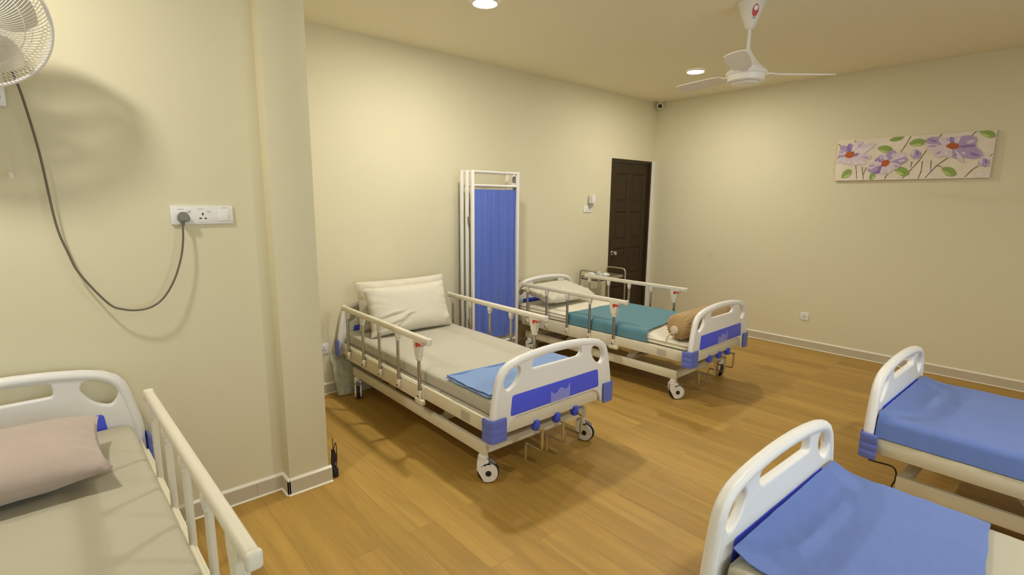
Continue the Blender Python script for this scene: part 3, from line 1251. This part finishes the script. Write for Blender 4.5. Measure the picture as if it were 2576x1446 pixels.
for s in (-1, 1):
    bm = B()
    lathe(bm, [(.0, -.011), (.024, -.011), (.026, 0), (.024, .011), (.0, .011)], 16, axis_mat((0, s * SW, .026), (0, 1, 0)), cap=False)
    obj('foot_caster', bm, GREY, t)
    bm = B()
    box(bm, -.012, .012, s * SW - .009, s * SW + .009, .050, .062)
    obj('caster_stem', bm, STEEL, t)
for s in (-1, 1):
    bm = B()
    lathe(bm, [(.0, -.011), (.024, -.011), (.026, 0), (.024, .011), (.0, .011)], 16, axis_mat((-.150, s * SW - .01, .026), (0, 1, 0)), cap=False)
    obj('foot_caster', bm, GREY, t)

# ---------------------------------------------------------------- instrument trolley
TX0, TX1, TY0, TY1 = -3.98, -3.70, 4.60, 5.10
t = thing('instrument_trolley', 'steel instrument trolley with hooped ends in front of the dark door', 'trolley', ((TX0 + TX1) / 2, (TY0 + TY1) / 2, 0))
hx_, hy_ = (TX1 - TX0) / 2, (TY1 - TY0) / 2
for s in (-1, 1):
    bm = B()
    tube(bm, fillet([(-hx_, s * hy_, .07), (-hx_, s * hy_, .80), (hx_, s * hy_, .80), (hx_, s * hy_, .07)], .05, 6), .010, 10)
    obj('end_hoop', bm, STEEL, t)
for z in (.690, .25):
    bm = B()
    box(bm, -hx_ + .012, hx_ - .012, -hy_ + .012, hy_ - .012, z, z + .008)
    for s in (-1, 1):
        box(bm, s * (hx_ - .014) - .002, s * (hx_ - .014) + .002, -hy_ + .012, hy_ - .012, z, z + .040)
        box(bm, -hx_ + .012, hx_ - .012, s * (hy_ - .014) - .002, s * (hy_ - .014) + .002, z, z + .040)
    obj('shelf_tray', bm, STEEL, t)
for sx in (-1, 1):
    for sy in (-1, 1):
        bm = B()
        lathe(bm, [(.0, -.010), (.028, -.010), (.032, 0), (.028, .010), (.0, .010)], 16, axis_mat((sx * hx_, sy * hy_, .032), (0, 1, 0)), cap=False)
        box(bm, sx * hx_ - .010, sx * hx_ + .010, sy * hy_ - .014, sy * hy_ + .014, .050, .071)
        obj('caster', bm, BLACK, t)
PACK = mat('clear_pack', (0.62, 0.70, 0.64), 0.25, var=0.2, vscale=25, alpha=.75)
PACK2 = mat('white_pack', (0.78, 0.78, 0.72), 0.4, var=0.1, vscale=20)
pk = [(-.05, -.165, .040, .045, .032, PACK2, 'white wrapped pack at left end of the trolley tray', .3),
      (.05, -.120, .040, .045, .030, PACK, 'small clear wrapped pack at front of the trolley tray', -.2),
      (-.04, -.055, .045, .045, .034, PACK, 'clear greenish pack in the middle of the trolley tray', .1),
      (.05, -.015, .040, .045, .028, PACK2, 'small white pack beside the clear packs on trolley', .5)]
for i, (px, py, a, b, h, m, lab, rz) in enumerate(pk):
    bm = pillow(a, b, h, 20 + i, .007, .05, 16)
    o = obj('wrapped_pack', bm, m, None, 60, (t.location.x + px, t.location.y + py, .708 + h), (0, 0, rz * .3))
    tag(o, lab, 'pack', 'packs on the trolley')

# ---------------------------------------------------------------- ceiling fan
FX, FY = -1.690, 3.575
t = thing('ceiling_fan', 'white three blade ceiling fan with conical housing on a down rod', 'ceiling fan', (FX, FY, H))
bm = B()
lathe(bm, [(.0, -.0005), (.090, -.0005), (.090, -.006), (.083, -.012), (.062, -.070), (.040, -.125), (.026, -.160), (.018, -.166), (.0, -.166)], 40, cap=False)
obj('canopy', bm, WHITE2, t)
bm = B()
tube(bm, [(0, 0, -.160), (0, 0, -.30)], .011, 14)
obj('down_rod', bm, WHITE2, t)
bm = B()
lathe(bm, [(.0, -.285), (.013, -.285), (.024, -.300), (.034, -.325), (.060, -.365), (.092, -.402), (.114, -.420), (.114, -.424), (.0, -.424)], 48, cap=False)
obj('cone_housing', bm, WHITE2, t)
bm = B()
lathe(bm, [(.0, -.4242), (.108, -.4242), (.110, -.432)], 48, cap=False)
lathe(bm, [(.110, -.432), (.126, -.433), (.130, -.440), (.126, -.452), (.118, -.458), (.114, -.492), (.104, -.500), (.084, -.503), (.080, -.510), (.0, -.512)], 48, cap=False)
obj('motor', bm, WHITE2, t)
BLADE_A0 = math.radians(48)
for k in range(3):
    a = BLADE_A0 + k * 2 * PI / 3
    bm = B()
    sect = [(.125, .026, .004), (.17, .030, .005), (.20, .052, .0035), (.30, .062, .003), (.45, .066, .003), (.58, .066, .003), (.66, .060, .003), (.685, .044, .003)]
    rows_ = []
    for (r, w, th) in sect:
        r = .125 + (r - .125) * .80
        tw = math.radians(11) if r > .18 else 0.0
        row = []
        for (yy, zz) in ((-w, th), (-w * .5, th + .003), (0, th + .004), (w * .5, th + .003), (w, th), (w, -th), (0, 0), (-w, -th)):
            row.append(bm.verts.new((r, yy * math.cos(tw) - zz * math.sin(tw), -.446 + yy * math.sin(tw) + zz * math.cos(tw))))
        rows_.append(row)
    n = 8
    for q0, q1 in zip(rows_[:-1], rows_[1:]):
        for j in range(n):
            bm.faces.new((q0[j], q0[(j + 1) % n], q1[(j + 1) % n], q1[j]))
    bm.faces.new(rows_[0])
    bm.faces.new(rows_[-1])
    xform(bm, Matrix.Rotation(a, 4, 'Z'))
    obj('fan_blade', bm, WHITE2, t)
# red oval sticker on the canopy cone, facing the room
bm = B()
az = math.atan2(-FY, -FX) + .42
def on_cone(s, z, off=.0012):
    # cone radius at height z (relative to ceiling)
    pr = [(-.012, .083), (-.070, .062), (-.125, .040), (-.160, .026)]
    for (z0, r0_), (z1, r1_) in zip(pr[:-1], pr[1:]):
        if z1 <= z <= z0:
            r = r0_ + (r1_ - r0_) * (z - z0) / (z1 - z0)
            break
    else:
        r = .05
    r += off
    aa = az + s / r
    return Vector((r * math.cos(aa), r * math.sin(aa), z))
def patch(cz, hs, hz, off, mi):
    c = bm.verts.new(on_cone(0, cz, off))
    ring = [bm.verts.new(on_cone(hs * math.cos(2 * PI * k / 24), cz + hz * math.sin(2 * PI * k / 24), off)) for k in range(24)]
    for k in range(24):
        bm.faces.new((c, ring[k], ring[(k + 1) % 24])).material_index = mi
patch(-.068, .021, .034, .0016, 0)
patch(-.056, .013, .014, .0024, 1)
patch(-.108, .012, .007, .0016, 2)
obj('round_sticker', bm, [RED, WHITE2, LABEL_GREY], t)['label'] = 'red oval sticker with pale centre'

# ---------------------------------------------------------------- wall painting
PX0, PX1, PZ0, PZ1, PD = -1.878, -.674, 1.832, 2.236, .035
t = thing('canvas_painting', 'wide canvas painting of purple flowers hung on the back wall', 'painting', ((PX0 + PX1) / 2, Y2, PZ0))
CANV = mat('canvas_ground', (0.78, 0.69, 0.57), 0.8, var=0.14, vscale=9, bump=.35, bscale=60)
CANV_S = mat('canvas_side', (0.62, 0.54, 0.42), 0.85, var=0.05)
bm = B()
fs = box(bm, PX0 - t.location.x, PX1 - t.location.x, -PD, -.001, 0, PZ1 - PZ0)
for f in fs:
    f.material_index = 0 if f.normal.y < -.5 else 1
bm.normal_update()
for f in bm.faces:
    f.material_index = 0 if f.calc_center_median().y < -PD + .001 else 1
obj('canvas', bm, [CANV, CANV_S], t, 0)
PM = [mat('paint_%s' % n, c, .6, var=.12, vscale=40, bump=.3, bscale=90) for n, c in (
    ('lavender', (.42, .32, .52)), ('pale_lilac', (.68, .57, .64)), ('violet', (.27, .18, .43)), ('white_pink', (.76, .68, .70)),
    ('rust', (.45, .10, .02)), ('leaf', (.26, .36, .08)), ('light_leaf', (.47, .56, .18)), ('dark_leaf', (.10, .15, .03)), ('stem', (.20, .14, .06)))]
LAV, PALE, VIO, WPK, RUST, LEAF, LLEAF, DLEAF, STEM = range(9)
# corners of the picture as seen (left top, right top, left bottom, right bottom)
CTL, CTR, CBL, CBR = Vector((140, 300)), Vector((2455, 132)), Vector((118, 893)), Vector((2362, 845))
def pic(px, py):
    """position on the canvas from measured drawing coordinates (bilinear inverse)"""
    u, v = .5, .5
    q = Vector((px, py))
    for _ in range(12):
        a = CTL.lerp(CTR, u)
        b = CBL.lerp(CBR, u)
        p = a.lerp(b, v)
        du = (CTR - CTL).lerp(CBR - CBL, v)
        dv = b - a
        e = q - p
        det = du.x * dv.y - du.y * dv.x
        u += (e.x * dv.y - e.y * dv.x) / det
        v += (du.x * e.y - du.y * e.x) / det
    u = max(.004, min(.996, u))
    v = max(.008, min(.992, v))
    return u * (PX1 - PX0) + PX0 - t.location.x, (1 - v) * (PZ1 - PZ0)
bm = B()
layer = [0]
def stroke_poly(pts, mi, dome=.0018):
    layer[0] += 1
    base = -PD - .0004 - layer[0] * .00006
    P2_ = [pic(*p) for p in pts]
    cx_ = sum(p[0] for p in P2_) / len(P2_)
    cz_ = sum(p[1] for p in P2_) / len(P2_)
    c = bm.verts.new((cx_, base - dome, cz_))
    ring = [bm.verts.new((a, base, b)) for a, b in P2_]
    n = len(ring)
    for k in range(n):
        bm.faces.new((c, ring[k], ring[(k + 1) % n])).material_index = mi
def petal(bx, by, tx, ty, w, mi, blunt=.62, n=11, hi=None, fat=1.35):
    d = Vector((tx - bx, ty - by))
    L = d.length
    e = d / L
    p = Vector((-e.y, e.x))
    left, right = [], []
    for k in range(n + 1):
        f = k / n
        wid = fat * w * max(0.0, math.sin(PI * f ** 1.15)) ** .62 if 0 < f < 1 else 0
        q = Vector((bx, by)) + d * f
        j = 1 + .12 * ns(bx * .02 + f * 3, by * .02, mi)
        left.append(q + p * wid * j)
        if 0 < k < n:
            right.append(q - p * wid * j)
    stroke_poly([tuple(v) for v in left + right[::-1]], mi)
    if hi is not None:
        petal(bx + d.x * .35 + p.x * w * .2, by + d.y * .35 + p.y * w * .2, bx + d.x * .95 + p.x * w * .15, by + d.y * .95 + p.y * w * .15, w * .42, hi)
def leafp(cx_, cy_, l, w, ang, mi=LEAF, hi=LLEAF):
    a = math.radians(ang)
    e = Vector((math.cos(a), -math.sin(a)))
    b0 = Vector((cx_, cy_)) - e * l
    t0 = Vector((cx_, cy_)) + e * l
    petal(b0.x, b0.y, t0.x, t0.y, w, mi, .9, fat=1.05)
    p = Vector((-e.y, e.x)) * w * .42
    petal(b0.x + e.x * l * .2 + p.x, b0.y + e.y * l * .2 + p.y, t0.x - e.x * l * .3 + p.x, t0.y - e.y * l * .3 + p.y, w * .42, hi, .9)
    petal(b0.x + e.x * l * .3, b0.y + e.y * l * .3, t0.x - e.x * l * .2, t0.y - e.y * l * .2, w * .10, DLEAF, .9)
def stem(pts, w=7):
    P = [Vector(p) for p in pts]
    for a, b in zip(P[:-1], P[1:]):
        d = (b - a).normalized()
        p = Vector((-d.y, d.x)) * w
        stroke_poly([tuple(a + p), tuple(b + p * .7), tuple(b - p * .7), tuple(a - p)], STEM, .0008)
# soft background dabs
random.seed(5)
for k in range(46):
    x_, y_ = random.uniform(180, 2330), random.uniform(300, 840)
    petal(x_, y_, x_ + random.uniform(60, 160), y_ + random.uniform(-60, 30), random.uniform(14, 30), WPK if k % 2 else None or WPK, .8) if k % 3 == 0 else None
for s_ in ([(460, 650), (482, 740), (492, 870)], [(570, 685), (605, 872)], [(640, 690), (600, 800)], [(1302, 222), (1235, 350), (1150, 475)],
           [(1535, 430), (1440, 580), (1330, 710), (1195, 862)], [(1482, 595), (1468, 740), (1428, 858)], [(1602, 585), (1598, 740)],
           [(1830, 545), (1680, 660), (1520, 852)], [(1740, 195), (1690, 252)], [(2225, 665), (2150, 720), (2050, 835)], [(2415, 485), (2360, 528)],
           [(985, 785), (950, 820), (935, 868)], [(430, 292), (458, 355)], [(2140, 222), (2175, 170), (2225, 150)], [(1332, 600), (1318, 690)], [(1690, 665), (1760, 680)], [(152, 350), (190, 380)]):
    stem(s_)
leafp(1090, 262, 118, 34, 14, LEAF, LEAF)
leafp(925, 420, 125, 58, -8)
leafp(1400, 320, 125, 56, 8)
leafp(1185, 745, 125, 62, -22)
leafp(1848, 750, 112, 62, -28)
leafp(320, 790, 100, 56, 35)
leafp(740, 825, 60, 40, 60)
leafp(2335, 190, 112, 52, -20)
# flower at left
c0 = (365, 500)
for tx, ty, w, mi, hi in ((180, 385, 46, LAV, None), (150, 470, 46, PALE, LAV), (140, 560, 40, LAV, None), (135, 610, 42, PALE, WPK), (245, 640, 46, PALE, WPK),
                          (360, 660, 48, PALE, WPK), (500, 655, 50, PALE, WPK), (630, 640, 50, PALE, WPK), (720, 545, 46, PALE, LAV), (760, 340, 46, PALE, WPK), (560, 305, 48, PALE, LAV),
                          (510, 320, 42, WPK, PALE), (425, 345, 34, PALE, WPK), (345, 335, 42, VIO, LAV), (690, 390, 34, WPK, None)):
    petal(c0[0], c0[1], tx, ty, w, mi, hi=hi)
petal(420, 520, 520, 470, 22, VIO)
petal(265, 525, 470, 470, 42, RUST)
# flower in the middle
c0 = (935, 630)
for tx, ty, w, mi, hi in ((770, 575, 44, VIO, LAV), (830, 520, 46, LAV, PALE), (950, 470, 46, PALE, LAV), (1080, 445, 62, LAV, PALE), (1245, 475, 46, PALE, WPK), (1275, 560, 48, LAV, PALE),
                          (1160, 670, 52, PALE, LAV), (1030, 765, 50, PALE, WPK), (880, 790, 48, PALE, WPK), (760, 775, 50, VIO, LAV), (660, 740, 52, LAV, PALE), (660, 690, 44, PALE, LAV)):
    petal(c0[0], c0[1], tx, ty, w, mi, hi=hi)
petal(850, 670, 1010, 600, 40, RUST)
# flower at right
c0 = (1890, 385)
for tx, ty, w, mi, hi in ((1520, 275, 62, LAV, VIO), (1520, 385, 56, PALE, LAV), (1660, 280, 56, PALE, WPK), (1790, 245, 44, PALE, LAV), (1870, 235, 46, VIO, LAV), (1990, 225, 40, PALE, WPK),
                          (2205, 260, 74, LAV, PALE), (2200, 370, 40, VIO, None), (2280, 515, 74, LAV, VIO), (2110, 500, 60, LAV, PALE), (1960, 560, 46, LAV, None), (1790, 520, 58, PALE, WPK),
                          (1640, 520, 50, PALE, LAV), (2030, 620, 26, PALE, None)):
    petal(c0[0], c0[1], tx, ty, w, mi, hi=hi)
petal(1890, 490, 1990, 510, 18, VIO)
petal(1800, 375, 1985, 375, 42, RUST)
# buds
for bx_, by_, r_ in ((1380, 492, 72), (2290, 615, 66)):
    petal(bx_ - r_, by_ + r_ * .3, bx_ + r_, by_ - r_ * .2, r_ * .75, LAV, .8)
    petal(bx_ - r_ * .6, by_ + r_ * .7, bx_ - r_ * .2, by_ - r_ * .9, r_ * .35, PALE, .8)
    petal(bx_ + r_ * .4, by_ + r_ * .7, bx_ + r_ * .3, by_ - r_ * .8, r_ * .3, VIO, .8)
obj('painted_flowers', bm, PM, t, 30)

# ---------------------------------------------------------------- electrical fittings
def plate_box(bm, x0, x1, y0, y1, z0, z1, nrm, bev=.003, mi=0):
    return box(bm, x0, x1, y0, y1, z0, z1, bev, 2, mi)

# triple socket on the near wall
SY, SZ = .532, 1.5195
t = thing('wall_socket', 'long white triple socket plate on the near wall with grey plug', 'socket', (XN, SY, SZ))
bm = B()
box(bm, .0005, .012, -.130, .130, -.0435, .0435, .003)
obj('face_plate', bm, WHITE, t)
for yc in (-.082, .000):
    for dy, dz_, w, h in ((0, .004, .0035, .0055), (-.0105, -.016, .005, .003), (.0105, -.016, .005, .003)):
        bm = B()
        box(bm, .0121, .0128, yc + dy - w, yc + dy + w, dz_ - h, dz_ + h)
        obj('pin_hole', bm, BLACK, t)
    bm = B()
    box(bm, .0121, .0165, yc + .016, yc + .029, .016, .027, .001)
    obj('socket_switch', bm, WHITE2, t)
    bm = B()
    box(bm, .0121, .0126, yc - .020, yc + .006, .026, .029)
    obj('printed_mark', bm, LABEL_GREY, t)
    bm = B()
    box(bm, .0121, .0126, yc - .018, yc + .024, -.036, -.0345)
    obj('printed_mark', bm, LABEL_GREY, t)
bm = B()
box(bm, .0121, .0150, .062, .112, -.030, .026, .0012)
obj('blank_module', bm, WHITE2, t)
bm = B()
box(bm, .0121, .0126, .082, .106, .0315, .0345)
obj('printed_mark', bm, LABEL_GREY, t)

# wall fan at the left edge
FC = Vector((-2.58, -.159, 2.189))
AX = Vector((.93, .10, -.36)).normalized()
t = thing('wall_fan', 'white caged wall fan at the left edge, its cord plugged in below', 'wall fan', (XN, -.15, 2.05))
T0 = t.location
m4 = axis_mat(FC - T0, AX)
R_ = .225
def gprof(front):
    if front:
        return [(.045, .085), (.09, .082), (.145, .072), (.19, .048), (.216, .018), (R_, .0)]
    return [(.06, -.085), (.12, -.080), (.18, -.060), (.212, -.028), (R_, .0)]
def build_grille(front, count, swirl):
    bm = B()
    prof = catmull([(r, z, 0) for r, z in gprof(front)], 3)
    for k in range(count):
        a0 = 2 * PI * k / count
        pts = []
        for p in prof:
            a = a0 + swirl * (p.x / R_)
            pts.append(m4 @ Vector((p.x * math.cos(a), p.x * math.sin(a), p.y)))
        tube(bm, pts, .0016, 5, cap=False)
    rings_ = [gprof(front)[0], gprof(front)[2]]
    for r, z in rings_:
        tube(bm, [m4 @ Vector((r * math.cos(2 * PI * k / 40), r * math.sin(2 * PI * k / 40), z)) for k in range(40)], .0018, 6, closed=True)
    return bm
obj('front_grille', build_grille(True, 112, .55), WHITE2, t, 80)
obj('rear_grille', build_grille(False, 96, -.35), WHITE2, t, 80)
bm = B()
tube(bm, [m4 @ Vector((R_ * math.cos(2 * PI * k / 64), R_ * math.sin(2 * PI * k / 64), 0)) for k in range(64)], .0065, 10, closed=True)
obj('rim_ring', bm, WHITE2, t)
bm = B()
lathe(bm, [(.0, .094), (.030, .093), (.044, .088), (.046, .082), (.0, .080)], 32, m4, cap=False)
obj('centre_cap', bm, WHITE2, t)
bm = B()
lathe(bm, [(.0, -.165), (.045, -.16), (.066, -.145), (.072, -.10), (.066, -.086), (.0, -.084)], 32, m4, cap=False)
obj('motor_housing', bm, WHITE2, t)
bm = B()
lathe(bm, [(.0, .03), (.022, .028), (.030, .01), (.030, -.05), (.0, -.052)], 24, m4, cap=False)
obj('blade_hub', bm, WHITE2, t)
for k in range(5):
    a = 2 * PI * k / 5 + .3
    bm = B()
    def fn(u, v, a=a):
        r = .028 + .165 * u
        w = (.30 + .45 * math.sin(PI * min(u * .9 + .1, 1))) 
        b = a + (v - .5) * w * 1.5
        return m4 @ Vector((r * math.cos(b), r * math.sin(b), -.012 + .05 * (v - .5)))
    grid_surface(bm, 10, 8, fn)
    thicken(bm, .002)
    obj('fan_blade', bm, IVORY, t, 60)
# bracket and switch box on the wall
bm = B()
box(bm, .0005, .066, -.10, .060, -.118, .06, .006)
obj('control_box', bm, WHITE, t)
bm = B()
box(bm, .0662, .068, -.085, .046, -.092, -.066, .0005)
obj('speed_window', bm, DARKRED, t)['label'] = 'dark red strip on the control box'
bm = B()
tip = m4 @ Vector((0, 0, -.158))
tube(bm, catmull([Vector((.03, 0, .050)), Vector((.045, 0, .12)), tip + Vector((-.015, 0, -.02)), tip], 6), .019, 12)
obj('neck', bm, WHITE2, t)
bm = B()
pts = [Vector(p) - T0 for p in ((-2.79, -.070, 2.09), (-2.785, -.056, 2.04), (-2.795, -.040, 1.95), (-2.800, -.017, 1.761), (-2.806, .002, 1.495), (-2.802, .028, 1.37), (-2.798, .057, 1.278), (-2.790, .137, 1.146), (-2.780, .185, 1.115),
                                (-2.775, .237, 1.105), (-2.775, .290, 1.114), (-2.778, .338, 1.150), (-2.785, .385, 1.225), (-2.79, .420, 1.321), (-2.795, .436, 1.40), (-2.800, .441, 1.455), (-2.803, .443, 1.485))]
tube(bm, catmull(pts, 8), .0042, 8)
cord = obj('power_cord', bm, CORD, t)
cord['label'] = 'dark grey cord looping down to the socket'
bm = B()
q = Vector((XN + .013, .450, 1.512)) - T0
prism(bm, rounded([(-.024, -.012), (-.020, -.022), (.020, -.022), (.024, -.012), (.023, .006), (.010, .022), (-.010, .022), (-.023, .006)], .006, 3), .0005, .024, lambda u, v, d: q + Vector((d, u, v)))
prism(bm, rounded([(-.020, -.016), (.020, -.016), (.019, .002), (.008, .014), (-.008, .014), (-.019, .002)], .006, 3), .0241, .030, lambda u, v, d: q + Vector((d, u, v)))
tube(bm, [q + Vector((.013, -.004, -.0225)), q + Vector((.016, -.006, -.042))], [.009, .006], 10)
obj('plug', bm, GREY, cord)
bm = B()
pc = [Vector(p) - T0 for p in ((-2.775, -.112, 1.93), (-2.785, -.098, 1.90), (-2.787, -.104, 1.79), (-2.788, -.107, 1.69))]
tube(bm, catmull(pc, 6), .0012, 6)
obj('pull_cord', bm, IVORY, t)
bm = B()
q = Vector((-2.788, -.107, 1.690)) - T0
box(bm, q.x - .006, q.x + .006, q.y - .0075, q.y + .0075, q.z - .026, q.z, .002)
obj('pull_toggle', bm, IVORY, t)

# small sockets and the switch
t = thing('wall_socket', 'small square socket on the back wall just above the skirting', 'socket', (-2.031, Y2, .355))
bm = B()
box(bm, -.043, .043, -.010, -.0005, -.043, .043, .003)
obj('face_plate', bm, WHITE, t)
for dx, dz_, w, h in ((0, .014, .003, .005), (-.011, -.006, .005, .003), (.011, -.006, .005, .003)):
    bm = B()
    box(bm, dx - w, dx + w, -.0108, -.0101, dz_ - h, dz_ + h)
    obj('pin_hole', bm, BLACK, t)

t = thing('wall_socket', 'small square socket low behind the headboard next to the pier', 'socket', (X1, 1.545, .385))
bm = B()
box(bm, .0005, .010, -.043, .043, -.043, .043, .003)
obj('face_plate', bm, WHITE, t)
for dx, dz_, w, h in ((0, .012, .003, .005), (-.011, -.008, .005, .003), (.011, -.008, .005, .003)):
    bm = B()
    box(bm, .0101, .0108, dx - w, dx + w, dz_ - h, dz_ + h)
    obj('pin_hole', bm, BLACK, t)

t = thing('wall_switch', 'white switch plate with a small white box above it, left of the dark door', 'switch', (X1, 4.81, 1.505))
bm = B()
box(bm, .0005, .009, -.078, .072, -.038, .040, .003)
obj('face_plate', bm, WHITE, t)
bm = B()
box(bm, .0091, .012, -.050, -.015, -.022, .022, .001)
obj('rocker', bm, WHITE2, t)
t = thing('plug_in_box', 'small white box plugged in above the switch plate beside the dark door', 'plug-in box', (X1, 4.835, 1.53))
bm = B()
box(bm, .014, .070, -.026, .036, .044, .140, .005)
obj('casing', bm, WHITE, t)
bm = B()
tube(bm, [(.0128, .012, .016), (.040, .012, .016)], .020, 16)
box(bm, .020, .036, -.004, .028, .022, .046, .002)
obj('plug_base', bm, LABEL_GREY, t)
for z_ in (.120, .060):
    bm = B()
    tube(bm, [(.0701, .010, z_), (.0715, .010, z_)], .004, 10)
    obj('indicator', bm, GREY, t)

# corner camera
t = thing('security_camera', 'small white round camera with dark lens in the ceiling corner', 'camera', (-3.985, 6.085, H))
cdir = (Vector((0, 0, 1.7)) - Vector((-3.985, 6.085, H - .055))).normalized()
bm = B()
lathe(bm, [(.0, -.0005), (.045, -.0005), (.046, -.012), (.036, -.018), (.0, -.019)], 28, cap=False)
obj('mount', bm, IVORY, t)
bm = B()
bmesh.ops.create_uvsphere(bm, u_segments=28, v_segments=18, radius=.046, matrix=Matrix.Translation((0, 0, -.058)))
obj('housing', bm, IVORY, t)
bm = B()
lathe(bm, [(.0, .006), (.020, .006), (.025, .004), (.026, -.004), (.0, -.006)], 24, axis_mat(Vector((0, 0, -.058)) + cdir * .042 + Vector((0, 0, -.004)), cdir), cap=False)
obj('lens', bm, BLACK, t)

# filled spot on the back wall
bm = B()
lathe(bm, [(.0, .0012), (.014, .0016), (.019, .0026), (.023, .0003)], 24, axis_mat((-3.203, Y2, .945), (0, -1, 0)), cap=False)
o = obj('wall_patch', bm, mat('filler', (.66, .58, .36), .8, var=.06, vscale=30))
tag(o, 'small round filled spot low on the back wall right of the door', 'patch')

# plastic bag behind the head of the bed beside the pier
BAG = mat('milky_plastic_film', (.64, .64, .50), .28, var=.06, vscale=5, bump=.12, bscale=9, alpha=.5)
bm = B()
def bagfn(s):
    def fn(u, v):
        w = (.16 + .05 * v)
        y = 1.575 + .005 * v + u * (.24 + .06 * (1 - v)) + .02 * (1 - v)
        z = .012 + (.355 - .075 * min(1, u * 5)) * v
        e = (max(0, 4 * u * (1 - u)) ** .5) * (max(0, 1 - v ** 3)) ** .5
        x = -3.945 - .090 * v + s * (.036 * e)
        x += .014 * ns(u * 6, v * 5, s) * e + .008 * ns(u * 14, v * 9, s + 2) * e
        return Vector((x, y + .012 * ns(v * 7, u * 3, 5), z + .010 * ns(u * 7, v, 3) * v))
    return fn
grid_surface(bm, 26, 30, bagfn(1))
grid_surface(bm, 26, 30, bagfn(-1))
# bottom closure
bmesh.ops.remove_doubles(bm, verts=bm.verts, dist=1e-4)
for v in bm.verts:
    v.co.z = max(v.co.z, .004)
    v.co.x = max(v.co.x, X1 + .02) if v.co.z > .1 else max(v.co.x, X1 + .04)
o = obj('plastic_bag', bm, BAG, None, 60)
tag(o, 'milky plastic bag standing on the floor behind the bed beside the pier', 'bag')

# bundle of wires behind the pier foot
t = thing('wire_bundle', 'black and red wire bundle on the floor behind the pier foot', 'wires', (-2.76, 1.075, 0))
bm = B()
box(bm, -.010, .018, -.012, .016, .001, .055, .004)
tube(bm, catmull([(.0, 0, .05), (-.012, -.004, .085), (-.022, .004, .12), (-.026, .006, .150)], 6), [.012] * 18 + [.010], 8)
obj('adapter', bm, BLACK, t)
bm = B()
tube(bm, catmull([(-.02, .006, .070), (-.014, .016, .10), (-.028, .012, .135), (-.030, .0, .155)], 6), .007, 8)
obj('red_wire', bm, DARKRED, t)['label'] = 'dark red wire'
bm = B()
tube(bm, catmull([(-.028, .004, .13), (-.010, .010, .19), (.002, .012, .205), (.010, .012, .17), (.012, .010, .10), (.010, .004, .05)], 6), .0025, 6)
obj('thin_wire', bm, BLACK, t)
bm = B()
tube(bm, catmull([(-.030, .010, .14), (-.038, .010, .19), (-.040, .012, .22)], 6), .0022, 6)
obj('thin_wire', bm, BLACK, t)

for o in S.objects:
    if o.type == 'MESH' and o.parent is None and 'label' not in o and 'kind' not in o:
        o['kind'] = 'structure'
